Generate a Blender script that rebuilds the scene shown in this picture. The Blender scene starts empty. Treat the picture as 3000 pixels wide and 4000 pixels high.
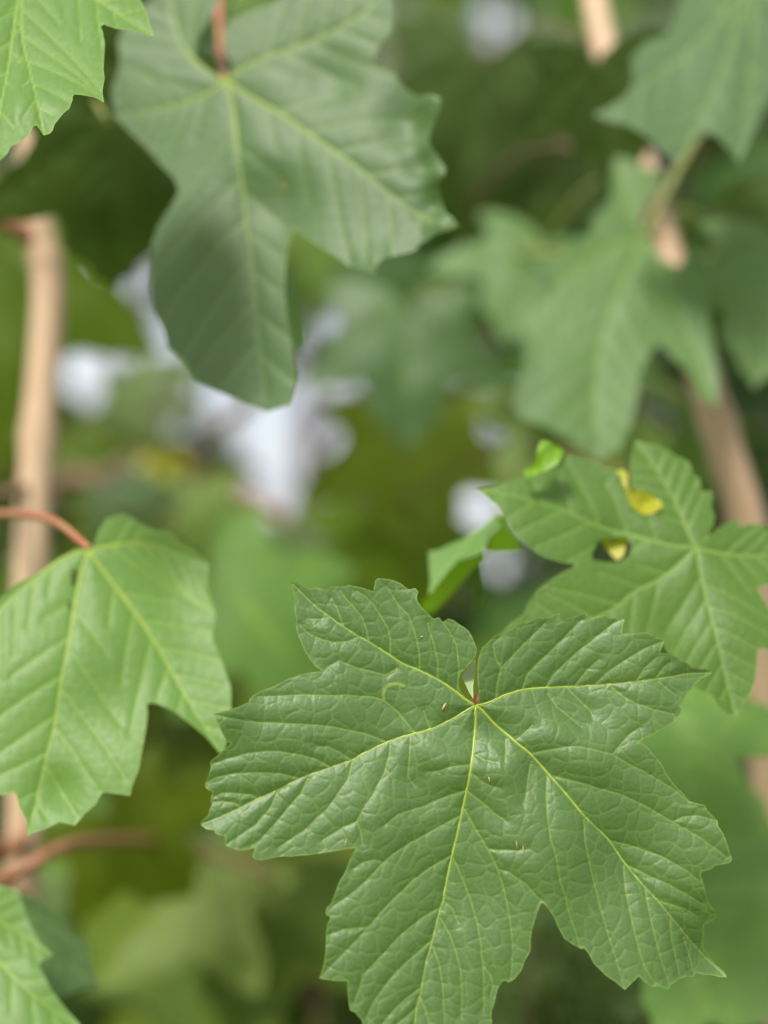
import bpy, math, random
import numpy as np
from mathutils import Vector, Matrix

# ------------------------------------------------------------------ camera, sky, sun, exposure
sc = bpy.context.scene
CAM = np.array([0.0, 0.0, 1.35])
PITCH = math.radians(4.0)
TH = 0.2522                      # tan of half the horizontal field of view
FWD = np.array([0.0, math.cos(PITCH), math.sin(PITCH)])
UPV = np.array([0.0, -math.sin(PITCH), math.cos(PITCH)])
RGT = np.array([1.0, 0.0, 0.0])
cd = bpy.data.cameras.new('camera')
cd.sensor_fit = 'HORIZONTAL'
cd.sensor_width = 36.0
cd.lens = 36.0 / (2 * TH)
cd.clip_start = 0.02
cd.clip_end = 2000
cd.dof.use_dof = True
cd.dof.focus_distance = 0.452
cd.dof.aperture_fstop = 4.3
cd.dof.aperture_blades = 0
cam = bpy.data.objects.new('camera', cd)
cam.location = CAM
cam.rotation_euler = (math.radians(90) + PITCH, 0, 0)
sc.collection.objects.link(cam)
sc.camera = cam

SUN_EL, SUN_AZ = math.radians(48), math.atan2(-0.45, -0.89)     # high, behind the camera and to its left
w = bpy.data.worlds.new('World')
sc.world = w
w.use_nodes = True
wn = w.node_tree
bg = wn.nodes['Background']
sky = wn.nodes.new('ShaderNodeTexSky')
sky.sky_type = 'NISHITA'
sky.sun_disc = False
sky.sun_elevation = SUN_EL
sky.sun_rotation = SUN_AZ
sky.dust_density = 6.0
sky.air_density = 1.0
sky.ozone_density = 1.0
# thin bright overcast over the blue: the same broken cloud in every direction
stc = wn.nodes.new('ShaderNodeTexCoord')
sno = wn.nodes.new('ShaderNodeTexNoise')
sno.inputs['Scale'].default_value = 3.0
sno.inputs['Detail'].default_value = 5.0
smr = wn.nodes.new('ShaderNodeMapRange')
smr.inputs[1].default_value, smr.inputs[2].default_value = 0.35, 0.6
smr.inputs[3].default_value, smr.inputs[4].default_value = 0.55, 0.95
smx = wn.nodes.new('ShaderNodeMixRGB')
smx.inputs[2].default_value = (4.3, 4.45, 4.7, 1)
wn.links.new(stc.outputs['Generated'], sno.inputs['Vector'])
wn.links.new(sno.outputs['Fac'], smr.inputs[0])
wn.links.new(smr.outputs[0], smx.inputs[0])
wn.links.new(sky.outputs[0], smx.inputs[1])
wn.links.new(smx.outputs[0], bg.inputs[0])
bg.inputs[1].default_value = 0.15
sl = bpy.data.lights.new('sun', 'SUN')
sl.energy = 3.1
sl.angle = math.radians(12)
sl.color = (1.0, 0.96, 0.88)
sun = bpy.data.objects.new('sun', sl)
sdir = Vector((math.sin(SUN_AZ) * math.cos(SUN_EL), math.cos(SUN_AZ) * math.cos(SUN_EL), math.sin(SUN_EL)))
sun.rotation_euler = sdir.to_track_quat('Z', 'Y').to_euler()
sun.location = (-2, -2, 4)
sc.collection.objects.link(sun)
sc.view_settings.view_transform = 'Standard'
sc.view_settings.look = 'None'
sc.view_settings.gamma = 1.0
sc.view_settings.exposure = 0.7
sc.view_settings.use_curve_mapping = False
sc.cycles.use_denoising = True
sc.cycles.max_bounces = 8
sc.cycles.transparent_max_bounces = 8

C = sc.collection
random.seed(7)
RNG = np.random.default_rng(7)


# ------------------------------------------------------------------ helpers
def ray(px, py):
    px = np.asarray(px, float); py = np.asarray(py, float)
    a = (px - 1500) / 1500 * TH
    b = (2000 - py) / 1500 * TH
    return FWD + a[..., None] * RGT + b[..., None] * UPV


def P(px, py, d):
    return CAM + d * ray(px, py)


def project(p):
    q = np.asarray(p) - CAM
    d = q @ FWD
    return 1500 + (q @ RGT) / d / TH * 1500, 2000 - (q @ UPV) / d / TH * 1500, d


def mesh_obj(name, verts, faces, mat, parent=None, loc=None, smooth=True):
    me = bpy.data.meshes.new(name)
    me.from_pydata([tuple(v) for v in verts], [], [tuple(int(i) for i in f) for f in faces])
    me.update()
    if smooth:
        me.polygons.foreach_set('use_smooth', [True] * len(me.polygons))
    me.materials.append(mat)
    o = bpy.data.objects.new(name, me)
    C.objects.link(o)
    if parent is not None:
        o.parent = parent
    if loc is not None:
        o.location = loc
    return o


def tag(o, label=None, cat=None, group=None, kind=None):
    if label: o['label'] = label
    if cat: o['category'] = cat
    if group: o['group'] = group
    if kind: o['kind'] = kind
    return o


def empty(name, loc):
    o = bpy.data.objects.new(name, None)
    o.empty_display_size = 0.05
    o.location = loc
    C.objects.link(o)
    return o


def smooth_path(pts, n=6):
    pts = [np.asarray(p, float) for p in pts]
    if len(pts) < 3:
        return [pts[0] + (pts[-1] - pts[0]) * t for t in np.linspace(0, 1, n + 1)]
    ext = [2 * pts[0] - pts[1]] + pts + [2 * pts[-1] - pts[-2]]
    out = []
    for i in range(1, len(ext) - 2):
        a, b, c, d = ext[i - 1:i + 3]
        for k in range(n):
            t = k / n
            out.append(0.5 * ((2 * b) + (-a + c) * t + (2 * a - 5 * b + 4 * c - d) * t * t + (-a + 3 * b - 3 * c + d) * t ** 3))
    out.append(pts[-1])
    return out


def tube_data(path, radii, seg=8, flat=1.0, nrm=None, cap=True):
    path = [np.asarray(p, float) for p in path]
    n = len(path)
    if np.isscalar(radii):
        radii = [radii] * n
    vs, fs = [], []
    ref = np.array([0.13, 0.98, 0.11]) if nrm is None else np.asarray(nrm, float)
    for i in range(n):
        t = path[min(i + 1, n - 1)] - path[max(i - 1, 0)]
        t = t / (np.linalg.norm(t) + 1e-12)
        a = ref - t * (ref @ t)
        if np.linalg.norm(a) < 1e-4:
            a = np.array([1.0, 0.05, 0]) - t * t[0]
        a /= np.linalg.norm(a)
        b = np.cross(t, a)
        for k in range(seg):
            an = 2 * math.pi * k / seg
            vs.append(path[i] + radii[i] * (math.cos(an) * a * flat + math.sin(an) * b))
    for i in range(n - 1):
        for k in range(seg):
            k2 = (k + 1) % seg
            fs.append((i * seg + k, i * seg + k2, (i + 1) * seg + k2, (i + 1) * seg + k))
    if cap:
        fs.append(tuple(range(seg))[::-1])
        fs.append(tuple((n - 1) * seg + k for k in range(seg)))
    return vs, fs


def tube(name, path, radii, mat, parent=None, seg=8, origin=None, flat=1.0, nrm=None):
    org = np.asarray(path[0], float) if origin is None else np.asarray(origin, float)
    vs, fs = tube_data(path, radii, seg, flat, nrm)
    vs = [v - org for v in vs]
    base = np.zeros(3)
    q = parent
    while q is not None:
        base += np.array(q.location)
        q = q.parent
    return mesh_obj(name, vs, fs, mat, parent, Vector(org - base))


# ------------------------------------------------------------------ materials
def nd(nt, t, **kw):
    n = nt.nodes.new(t)
    for k, v in kw.items():
        setattr(n, k, v)
    return n


def leaf_mat(name, col, col2, vein, under, transl=0.3, rough=0.42, tcol=None, spec=0.5, bump=0.0, jitter=0.0, sheen_rough=None):
    m = bpy.data.materials.new(name)
    m.use_nodes = True
    nt = m.node_tree
    L = nt.links.new
    pr = nt.nodes['Principled BSDF']
    out = nt.nodes['Material Output']
    tc = nd(nt, 'ShaderNodeTexCoord')
    nz = nd(nt, 'ShaderNodeTexNoise')
    nz.inputs['Scale'].default_value = 28.0
    nz.inputs['Detail'].default_value = 4.0
    L(tc.outputs['Object'], nz.inputs['Vector'])
    mx = nd(nt, 'ShaderNodeMixRGB')
    mx.inputs[1].default_value = (*col, 1)
    mx.inputs[2].default_value = (*col2, 1)
    mr = nd(nt, 'ShaderNodeMapRange')
    mr.inputs[1].default_value = 0.3
    mr.inputs[2].default_value = 0.7
    L(nz.outputs['Fac'], mr.inputs[0])
    L(mr.outputs[0], mx.inputs[0])
    src = mx.outputs[0]
    if jitter > 0:
        oi = nd(nt, 'ShaderNodeObjectInfo')
        hsv = nd(nt, 'ShaderNodeHueSaturation')
        a = nd(nt, 'ShaderNodeMapRange'); a.inputs[3].default_value = 1 - jitter; a.inputs[4].default_value = 1 + jitter
        L(oi.outputs['Random'], a.inputs[0])
        L(a.outputs[0], hsv.inputs['Value'])
        b = nd(nt, 'ShaderNodeMath', operation='MULTIPLY'); b.inputs[1].default_value = 7.31
        f = nd(nt, 'ShaderNodeMath', operation='FRACT')
        L(oi.outputs['Random'], b.inputs[0]); L(b.outputs[0], f.inputs[0])
        h = nd(nt, 'ShaderNodeMapRange'); h.inputs[3].default_value = 0.47; h.inputs[4].default_value = 0.52
        L(f.outputs[0], h.inputs[0]); L(h.outputs[0], hsv.inputs['Hue'])
        L(src, hsv.inputs['Color'])
        src = hsv.outputs[0]
    at = nd(nt, 'ShaderNodeAttribute', attribute_name='vein')
    mv = nd(nt, 'ShaderNodeMixRGB')
    mv.inputs[2].default_value = (*vein, 1)
    L(at.outputs['Fac'], mv.inputs[0]); L(src, mv.inputs[1])
    ge = nd(nt, 'ShaderNodeNewGeometry')
    mu = nd(nt, 'ShaderNodeMixRGB')
    mu.inputs[2].default_value = (*under, 1)
    L(ge.outputs['Backfacing'], mu.inputs[0]); L(mv.outputs[0], mu.inputs[1])
    L(mu.outputs[0], pr.inputs['Base Color'])
    pr.inputs['Roughness'].default_value = rough
    pr.inputs['Specular IOR Level'].default_value = spec
    tr = nd(nt, 'ShaderNodeBsdfTranslucent')
    tcol = tcol or (min(1, col[0] * 3.2), min(1, col[1] * 2.6), col[2] * 0.7)
    mt = nd(nt, 'ShaderNodeMixRGB')
    mt.inputs[1].default_value = (*tcol, 1); mt.inputs[2].default_value = (*vein, 1)
    L(at.outputs['Fac'], mt.inputs[0]); L(mt.outputs[0], tr.inputs['Color'])
    ms = nd(nt, 'ShaderNodeMixShader')
    ms.inputs[0].default_value = transl
    L(pr.outputs[0], ms.inputs[1]); L(tr.outputs[0], ms.inputs[2])
    L(ms.outputs[0], out.inputs['Surface'])
    if bump > 0:
        n2 = nd(nt, 'ShaderNodeTexNoise')
        n2.inputs['Scale'].default_value = 1500.0
        n2.inputs['Detail'].default_value = 3.0
        L(tc.outputs['Object'], n2.inputs['Vector'])
        bp = nd(nt, 'ShaderNodeBump')
        bp.inputs['Strength'].default_value = bump
        bp.inputs['Distance'].default_value = 0.00012
        L(n2.outputs['Fac'], bp.inputs['Height'])
        L(bp.outputs[0], pr.inputs['Normal'])
        rr = nd(nt, 'ShaderNodeMapRange')
        rr.inputs[3].default_value = rough - 0.07; rr.inputs[4].default_value = rough + 0.10
        L(nz.outputs['Fac'], rr.inputs[0]); L(rr.outputs[0], pr.inputs['Roughness'])
    return m


def plain_mat(name, col, col2=None, scale=60.0, rough=0.6, bump=0.0, stretch=(1, 1, 1), dist=0.001):
    m = bpy.data.materials.new(name)
    m.use_nodes = True
    nt = m.node_tree
    L = nt.links.new
    pr = nt.nodes['Principled BSDF']
    tc = nd(nt, 'ShaderNodeTexCoord')
    mp = nd(nt, 'ShaderNodeMapping')
    mp.inputs['Scale'].default_value = stretch
    L(tc.outputs['Object'], mp.inputs['Vector'])
    nz = nd(nt, 'ShaderNodeTexNoise')
    nz.inputs['Scale'].default_value = scale
    nz.inputs['Detail'].default_value = 6.0
    L(mp.outputs[0], nz.inputs['Vector'])
    cr = nd(nt, 'ShaderNodeValToRGB')
    cr.color_ramp.elements[0].position = 0.35
    cr.color_ramp.elements[1].position = 0.65
    cr.color_ramp.elements[0].color = (*col, 1)
    cr.color_ramp.elements[1].color = (*(col2 or col), 1)
    L(nz.outputs['Fac'], cr.inputs[0])
    L(cr.outputs[0], pr.inputs['Base Color'])
    pr.inputs['Roughness'].default_value = rough
    if bump:
        bp = nd(nt, 'ShaderNodeBump')
        bp.inputs['Strength'].default_value = bump
        bp.inputs['Distance'].default_value = dist
        L(nz.outputs['Fac'], bp.inputs['Height'])
        L(bp.outputs[0], pr.inputs['Normal'])
    return m


M = {}
VEIN = (0.24,0.33,0.05)
M['main'] = leaf_mat('leaf_dark', (0.064, 0.130, 0.031), (0.073, 0.146, 0.035), (0.20, 0.30, 0.05), (0.16, 0.24, 0.10), 0.22, 0.45, spec=0.5, bump=0.5)
M['right'] = leaf_mat('leaf_mid', (0.056, 0.126, 0.012), (0.068, 0.146, 0.014), (0.17, 0.28, 0.05), (0.24, 0.40, 0.04), 0.25, 0.50, spec=0.4)
M['cool'] = leaf_mat('leaf_cool', (0.058, 0.114, 0.036), (0.068, 0.130, 0.040), (0.15, 0.24, 0.06), (0.16, 0.24, 0.10), 0.22, 0.54)
M['pale'] = leaf_mat('leaf_fresh', (0.096, 0.198, 0.038), (0.112, 0.222, 0.042), (0.22, 0.36, 0.05), (0.17, 0.28, 0.09), 0.30, 0.48, spec=0.4)
M['palecool'] = leaf_mat('leaf_soft_green', (0.082, 0.160, 0.045), (0.095, 0.180, 0.050), (0.17, 0.27, 0.06), (0.17, 0.26, 0.10), 0.28, 0.52, spec=0.4)
M['bgdarkshade'] = leaf_mat('leaf_thicket_dark_shade', (0.030, 0.068, 0.010), (0.042, 0.085, 0.012), (0.10, 0.17, 0.04), (0.10, 0.17, 0.06), 0.25, 0.48, jitter=0.25, spec=0.22)  # shade of the thicket is put into the colour: this green and the next lowered
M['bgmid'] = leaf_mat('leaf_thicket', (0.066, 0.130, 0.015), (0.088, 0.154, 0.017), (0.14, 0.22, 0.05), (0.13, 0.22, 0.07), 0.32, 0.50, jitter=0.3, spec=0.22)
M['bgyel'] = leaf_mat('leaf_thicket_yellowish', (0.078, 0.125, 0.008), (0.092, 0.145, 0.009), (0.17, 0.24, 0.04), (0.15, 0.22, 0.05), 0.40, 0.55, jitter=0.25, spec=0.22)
M['yellow'] = leaf_mat('leaf_yellowed', (0.27, 0.32, 0.012), (0.38, 0.33, 0.015), (0.5, 0.45, 0.05), (0.42, 0.42, 0.03), 0.35, 0.5)
M['lime'] = leaf_mat('leaf_lime', (0.13, 0.27, 0.015), (0.17, 0.33, 0.018), (0.30, 0.45, 0.04), (0.30, 0.42, 0.015), 0.35, 0.5)
M['paleunder'] = leaf_mat('leaf_pale_underside', (0.24, 0.33, 0.15), (0.27, 0.36, 0.17), (0.3, 0.4, 0.2), (0.24, 0.33, 0.15), 0.25, 0.5)
M['rib'] = plain_mat('leaf_rib', (0.19, 0.27, 0.03), (0.23, 0.32, 0.04), 200, 0.45)
M['ribmain'] = plain_mat('leaf_rib_yellow', (0.26, 0.35, 0.03), (0.30, 0.38, 0.04), 200, 0.45)
M['ribdim'] = plain_mat('leaf_rib_green', (0.13, 0.23, 0.04), (0.16, 0.27, 0.05), 200, 0.5)
M['petred'] = plain_mat('petiole_red', (0.33, 0.085, 0.045), (0.28, 0.14, 0.05), 90, 0.5)
M['petgreen'] = plain_mat('petiole_green', (0.17, 0.24, 0.05), (0.22, 0.20, 0.05), 60, 0.5)
M['bark'] = plain_mat('bark_tan', (0.54, 0.38, 0.25), (0.42, 0.28, 0.17), 55, 0.75, 0.5, (1, 1, 0.25))
M['bark2'] = plain_mat('bark_brown', (0.17, 0.10, 0.055), (0.11, 0.065, 0.04), 55, 0.8, 0.5, (1, 1, 0.3))
M['twig'] = plain_mat('twig_russet', (0.33, 0.13, 0.055), (0.24, 0.12, 0.06), 70, 0.6)
M['chip'] = plain_mat('bud_scale_tan', (0.52, 0.34, 0.15), (0.42, 0.25, 0.10), 900, 0.7)
M['ground'] = plain_mat('ground_grass', (0.045, 0.085, 0.02), (0.075, 0.095, 0.03), 3.0, 0.9, 0.4, dist=0.03)
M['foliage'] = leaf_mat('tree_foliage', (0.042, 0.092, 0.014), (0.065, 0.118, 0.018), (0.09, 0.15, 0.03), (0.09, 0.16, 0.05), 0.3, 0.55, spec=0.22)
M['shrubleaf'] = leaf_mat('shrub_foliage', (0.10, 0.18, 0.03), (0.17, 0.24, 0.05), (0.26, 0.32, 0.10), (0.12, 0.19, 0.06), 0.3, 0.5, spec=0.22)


# ------------------------------------------------------------------ leaf surface maths (2-D, in leaf units)
def seg_dist(pts, a, b):
    ab = b - a
    L2 = ab @ ab + 1e-12
    t = np.clip(((pts - a) @ ab) / L2, 0, 1)
    d = pts - (a + t[:, None] * ab)
    return np.hypot(d[:, 0], d[:, 1]), t


def poly_field(pts, lines, w0, w1, reach):
    """distance to the nearest line and the drawn mask of a set of tapering lines"""
    D = np.full(len(pts), 1e6)
    Mk = np.zeros(len(pts))
    for ln in lines:
        ln = np.asarray(ln, float)
        n = len(ln) - 1
        for i in range(n):
            a, b = ln[i], ln[i + 1]
            lo = np.minimum(a, b) - reach
            hi = np.maximum(a, b) + reach
            idx = np.nonzero((pts[:, 0] > lo[0]) & (pts[:, 0] < hi[0]) & (pts[:, 1] > lo[1]) & (pts[:, 1] < hi[1]))[0]
            if len(idx) == 0:
                continue
            d, t = seg_dist(pts[idx], a, b)
            D[idx] = np.minimum(D[idx], d)
            wd = w0 + (w1 - w0) * (i + t) / n
            Mk[idx] = np.maximum(Mk[idx], np.clip(1.5 - d / wd, 0, 1))
    return D, Mk


def inside(pts, poly):
    x, y = pts[:, 0], pts[:, 1]
    r = np.zeros(len(pts), bool)
    n = len(poly)
    for i in range(n):
        x0, y0 = poly[i]; x1, y1 = poly[(i + 1) % n]
        if y0 == y1:
            continue
        c = ((y0 > y) != (y1 > y)) & (x < (x1 - x0) * (y - y0) / (y1 - y0) + x0)
        r ^= c
    return r


def nearest_on(pts, poly):
    best = np.full(len(pts), 1e12)
    res = np.array(pts, float)
    n = len(poly)
    for i in range(n):
        a = poly[i]; b = poly[(i + 1) % n]
        ab = b - a
        t = np.clip(((pts - a) @ ab) / (ab @ ab + 1e-12), 0, 1)
        q = a + t[:, None] * ab
        d = ((pts - q) ** 2).sum(1)
        m = d < best
        best[m] = d[m]
        res[m] = q[m]
    return res, np.sqrt(best)


def voronoi_edge(pts, cell, seed):
    g = np.floor(pts / cell).astype(int)
    f1 = np.full(len(pts), 1e9); f2 = np.full(len(pts), 1e9)
    for dx in (-1, 0, 1):
        for dy in (-1, 0, 1):
            c = g + np.array([dx, dy])
            h1 = np.sin(c[:, 0] * 127.1 + c[:, 1] * 311.7 + seed) * 43758.5453
            h2 = np.sin(c[:, 0] * 269.5 + c[:, 1] * 183.3 + seed * 1.7) * 43758.5453
            j = np.stack([h1 - np.floor(h1), h2 - np.floor(h2)], 1) * 0.86 + 0.07
            d = np.hypot(*((c + j) * cell - pts).T)
            nf1 = np.minimum(f1, d)
            f2 = np.minimum(np.maximum(f1, d), f2)
            f1 = nf1
    return (f2 - f1) / 2


def wave(pts, lam, seed):
    r = np.random.default_rng(seed)
    h = np.zeros(len(pts))
    for k in range(6):
        an = r.uniform(0, 2 * math.pi); L = lam * r.uniform(0.7, 1.6)
        h += np.sin((pts[:, 0] * math.cos(an) + pts[:, 1] * math.sin(an)) * 2 * math.pi / L + r.uniform(0, 6.28))
    return h / 6


def auto_secondary(outline, prims, unit, nper=8, ang=48):
    """side veins springing from both sides of every main vein"""
    res = []
    segs = [[np.asarray(p, float) for p in pl] for pl in prims]
    for pi, pl in enumerate(segs):
        L = [0]
        for a, b in zip(pl, pl[1:]):
            L.append(L[-1] + np.linalg.norm(b - a))
        for k in range(nper):
            for side in (-1, 1):
                s = L[-1] * (0.14 + 0.80 * (k + (0.25 if side > 0 else 0.55)) / nper)
                i = max(j for j in range(len(L)) if L[j] <= s)
                i = min(i, len(pl) - 2)
                t = (s - L[i]) / (L[i + 1] - L[i])
                p = pl[i] + (pl[i + 1] - pl[i]) * t
                d = (pl[i + 1] - pl[i]); d /= np.linalg.norm(d)
                a0 = math.radians(ang) * side
                line = [p.copy()]
                q = p.copy()
                for st in range(40):
                    a = a0 * (1 - 0.012 * st)
                    dd = np.array([d[0] * math.cos(a) - d[1] * math.sin(a), d[0] * math.sin(a) + d[1] * math.cos(a)])
                    q = q + dd * unit * 0.035
                    Q = q[None]
                    if not inside(Q, outline)[0]:
                        break
                    own = min(seg_dist(Q, x, y)[0][0] for x, y in zip(pl, pl[1:]))
                    oth = min((seg_dist(Q, x, y)[0][0] for pj, o in enumerate(segs) if pj != pi for x, y in zip(o, o[1:])), default=1e9)
                    if oth < own * 1.1 and st > 1:
                        break
                    line.append(q.copy())
                if len(line) > 2:
                    res.append(np.array(line))
    return res


def leaf_grid(outline, holes, step):
    outline = np.asarray(outline, float)
    lo = outline.min(0) - 2 * step
    hi = outline.max(0) + 2 * step
    nx = int((hi[0] - lo[0]) / step) + 1
    ny = int((hi[1] - lo[1]) / step) + 1
    gx, gy = np.meshgrid(lo[0] + np.arange(nx) * step, lo[1] + np.arange(ny) * step)
    pts = np.stack([gx.ravel(), gy.ravel()], 1)
    ins = inside(pts, outline)
    for h in holes:
        ins &= ~inside(pts, np.asarray(h, float))
    I = ins.reshape(ny, nx)
    cell = I[:-1, :-1].astype(int) + I[1:, :-1] + I[:-1, 1:] + I[1:, 1:]
    cy, cx = np.nonzero(cell >= 1)
    quads = np.stack([cy * nx + cx, cy * nx + cx + 1, (cy + 1) * nx + cx + 1, (cy + 1) * nx + cx], 1)
    used = np.unique(quads)
    remap = np.full(nx * ny, -1)
    remap[used] = np.arange(len(used))
    p = pts[used]
    out = ~ins[used]
    snap, ds = nearest_on(p[out], outline)
    for h in holes:
        s2, d2 = nearest_on(p[out], np.asarray(h, float))
        m = d2 < ds
        snap[m] = s2[m]; ds[m] = d2[m]
    p[out] = snap
    return p, remap[quads], out


def leaf_relief(p, unit, prims, secs, outline, seed, amp=1.0, fine=True, extra=(), vw=1.0):
    """height (leaf units) and vein mask on points p; unit = length of the midrib"""
    dp, mp = poly_field(p, prims, unit * 0.0075 * vw, unit * 0.003 * vw, unit * 0.5)
    ds, msk = poly_field(p, secs, unit * 0.0045 * vw, unit * 0.0024 * vw, unit * 0.12)
    dall = np.minimum(dp, ds)
    h = unit * amp * (0.013 * (1 - np.exp(-dp / (unit * 0.085))) + 0.0062 * (1 - np.exp(-np.minimum(dall, unit) / (unit * 0.016))))
    h += unit * amp * 0.017 * wave(p, unit * 0.45, seed)
    v = np.maximum(mp * 0.85, msk * 0.62)
    if fine:
        wp = p + unit * 0.012 * np.stack([wave(p, unit * 0.09, seed + 1), wave(p, unit * 0.09, seed + 2)], 1)
        d3 = voronoi_edge(wp, unit * 0.042, seed * 3.1)
        d4 = voronoi_edge(wp, unit * 0.0165, seed * 5.3 + 2)
        h += unit * amp * (0.0014 * (1 - np.exp(-d3 / (unit * 0.0045))) + 0.0005 * (1 - np.exp(-d4 / (unit * 0.0028))))
        v = np.maximum(v, 0.24 * np.clip(1.4 - d3 / (unit * 0.0014), 0, 1))
        v = np.maximum(v, 0.07 * np.clip(1.4 - d4 / (unit * 0.0012), 0, 1))
        if len(extra):
            de, me = poly_field(p, extra, unit * 0.0035, unit * 0.0035, unit * 0.05)
            v = np.maximum(v, me * 0.9)
        _, de = nearest_on(p, outline)
        v = np.maximum(v, 0.55 * np.clip(1.3 - de / (unit * 0.0035), 0, 1))
    return h, v


def finish_leaf(o, v):
    at = o.data.attributes.new('vein', 'FLOAT', 'POINT')
    at.data.foreach_set('value', np.asarray(v, np.float32))


class Plane:
    """the tilted plane a leaf lies in, with its own distance and facing"""
    def __init__(self, cx, cy, d, tx, tz, curls=(), bend=0.0):
        self.C = P(cx, cy, d)
        n = np.array([tx, -1.0, tz])
        self.n = n / np.linalg.norm(n)
        self.s = 2 * TH * d / 3000
        self.c = np.array([cx, cy], float)
        self.curls = curls
        self.bend = bend

    def at(self, p, h):
        p = np.asarray(p, float)
        r = ray(p[:, 0], p[:, 1])
        t = ((self.C - CAM) @ self.n) / (r @ self.n)
        q = CAM + t[:, None] * r
        hh = np.array(h, float)
        for (x, y, sg, a) in self.curls:
            hh = hh + a * np.exp(-((p[:, 0] - x) ** 2 + (p[:, 1] - y) ** 2) / (2 * sg * sg))
        dd = np.hypot(p[:, 0] - self.c[0], p[:, 1] - self.c[1])
        hh = hh - self.bend * (dd / 1000.0) ** 2 * 1000
        return q + (hh * self.s)[:, None] * self.n


def world_of(o):
    b = np.zeros(3)
    while o is not None:
        b += np.array(o.location)
        o = o.parent
    return b


def traced_leaf(outline, prims, plane, mat, parent, secs=None, step=8, holes=(), seed=1, amp=1.0, fine=True, ribmat=None,
                ribw=0.0062, extra=(), name='leaf', label=None, nper=6, ribs=True, vw=1.0):
    outline = np.asarray(outline, float)
    prims = [np.asarray(smooth_path(p, 4)) for p in prims]
    unit = max(np.linalg.norm(p[-1] - p[0]) for p in prims)
    if secs is None:
        secs = auto_secondary(outline, prims, unit, nper)
    p, quads, _ = leaf_grid(outline, holes, step)
    h, v = leaf_relief(p, unit, prims, secs, outline, seed, amp, fine, extra, vw)
    q = plane.at(p, h)
    org = plane.C
    base = world_of(parent) if parent is not None else np.zeros(3)
    o = mesh_obj(name, q - org, quads[:, ::-1], mat, parent, Vector(org - base))
    # faces look towards the upper side
    n0 = np.cross(q[quads[0][1]] - q[quads[0][0]], q[quads[0][2]] - q[quads[0][0]])
    me = o.data
    if Vector(me.polygons[len(me.polygons) // 2].normal).dot(Vector(plane.n)) < 0:
        me.flip_normals()
    finish_leaf(o, v)
    if label:
        o['label'] = label
    if ribs:
        for pl in prims:
            keep = inside(pl, outline)
            keep[0] = True
            for hh_ in holes:
                keep &= ~inside(pl, np.asarray(hh_, float))
            k = len(pl)
            hp, _ = leaf_relief(pl, unit, prims, secs, outline, seed, amp, False)
            path = plane.at(pl, hp)
            rad = [unit * plane.s * ribw * (1 - 0.75 * i / (k - 1)) for i in range(k)]
            run = []
            for i in range(k):
                if keep[i]:
                    run.append(i)
            if len(run) > 2:
                tube('vein', [path[i] for i in run], [rad[i] for i in run], ribmat or M['rib'], o, 6, None, 0.75, plane.n)
    return o, plane


# ------------------------------------------------------------------ the setting
gv, gf = [], []
N = 40
for j in range(N + 1):
    for i in range(N + 1):
        x = -60 + 120 * i / N; y = -20 + 140 * j / N
        gv.append((x, y, 0.05 * math.sin(x * 0.7) * math.cos(y * 0.5) - 0.02))
for j in range(N):
    for i in range(N):
        gf.append((j * (N + 1) + i, j * (N + 1) + i + 1, (j + 1) * (N + 1) + i + 1, (j + 1) * (N + 1) + i))
ground = mesh_obj('ground', gv, gf, M['ground'])
tag(ground, 'green grassy ground under the maple thicket', 'ground', kind='structure')

# where the photograph lets the bright sky through the leaves: (x, y, r)
GAPS = [(1170, 1700, 225), (1180, 1870, 165), (1290, 1560, 110), (330, 1340, 105), (340, 1470, 70), (560, 1330, 55), (1900, 1570, 85),
        (1930, 95, 45), (1870, 2010, 70), (1250, 1370, 50), (860, 1540, 55), (1960, 2220, 35)]


def in_gap(px, py, r=0.0):
    for gx, gy, gr in GAPS:
        if math.hypot(px - gx, py - gy) < gr + r:
            return True
    return False


# ------------------------------------------------------------------ template maple leaf for everything behind (unit midrib, tip down)
def template_outline(seed, spread=1.0):
    r = random.Random(seed)
    key = [(0.03, 0.02), (0.10, 0.10), (0.22, 0.17), (0.40, 0.20), (0.60, 0.16), (0.50, 0.02), (0.40, -0.12), (0.52, -0.22),
           (0.68, -0.34), (0.80, -0.55), (0.60, -0.57), (0.42, -0.56), (0.25, -0.50), (0.30, -0.64), (0.26, -0.78), (0.14, -0.86), (0.0, -1.04)]
    tips = {4, 9, 16}
    half = []
    for i, (a, b) in enumerate(zip(key, key[1:])):
        a = np.array(a); b = np.array(b)
        half.append(a)
        n = max(2, int(np.linalg.norm(b - a) / 0.07))
        d = b - a
        nn = np.array([d[1], -d[0]]); nn /= np.linalg.norm(nn)
        for k in range(1, n):
            q = a + d * k / n
            half.append(q + (-nn) * (0.022 if k % 2 else -0.008) * r.uniform(0.5, 1.3))
    half.append(np.array(key[-1]))
    pts = [p * np.array([spread, 1]) for p in half] + [p * np.array([-spread * r.uniform(0.97, 1.03), 1]) for p in half[::-1][1:]]
    return np.array(pts)


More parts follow.
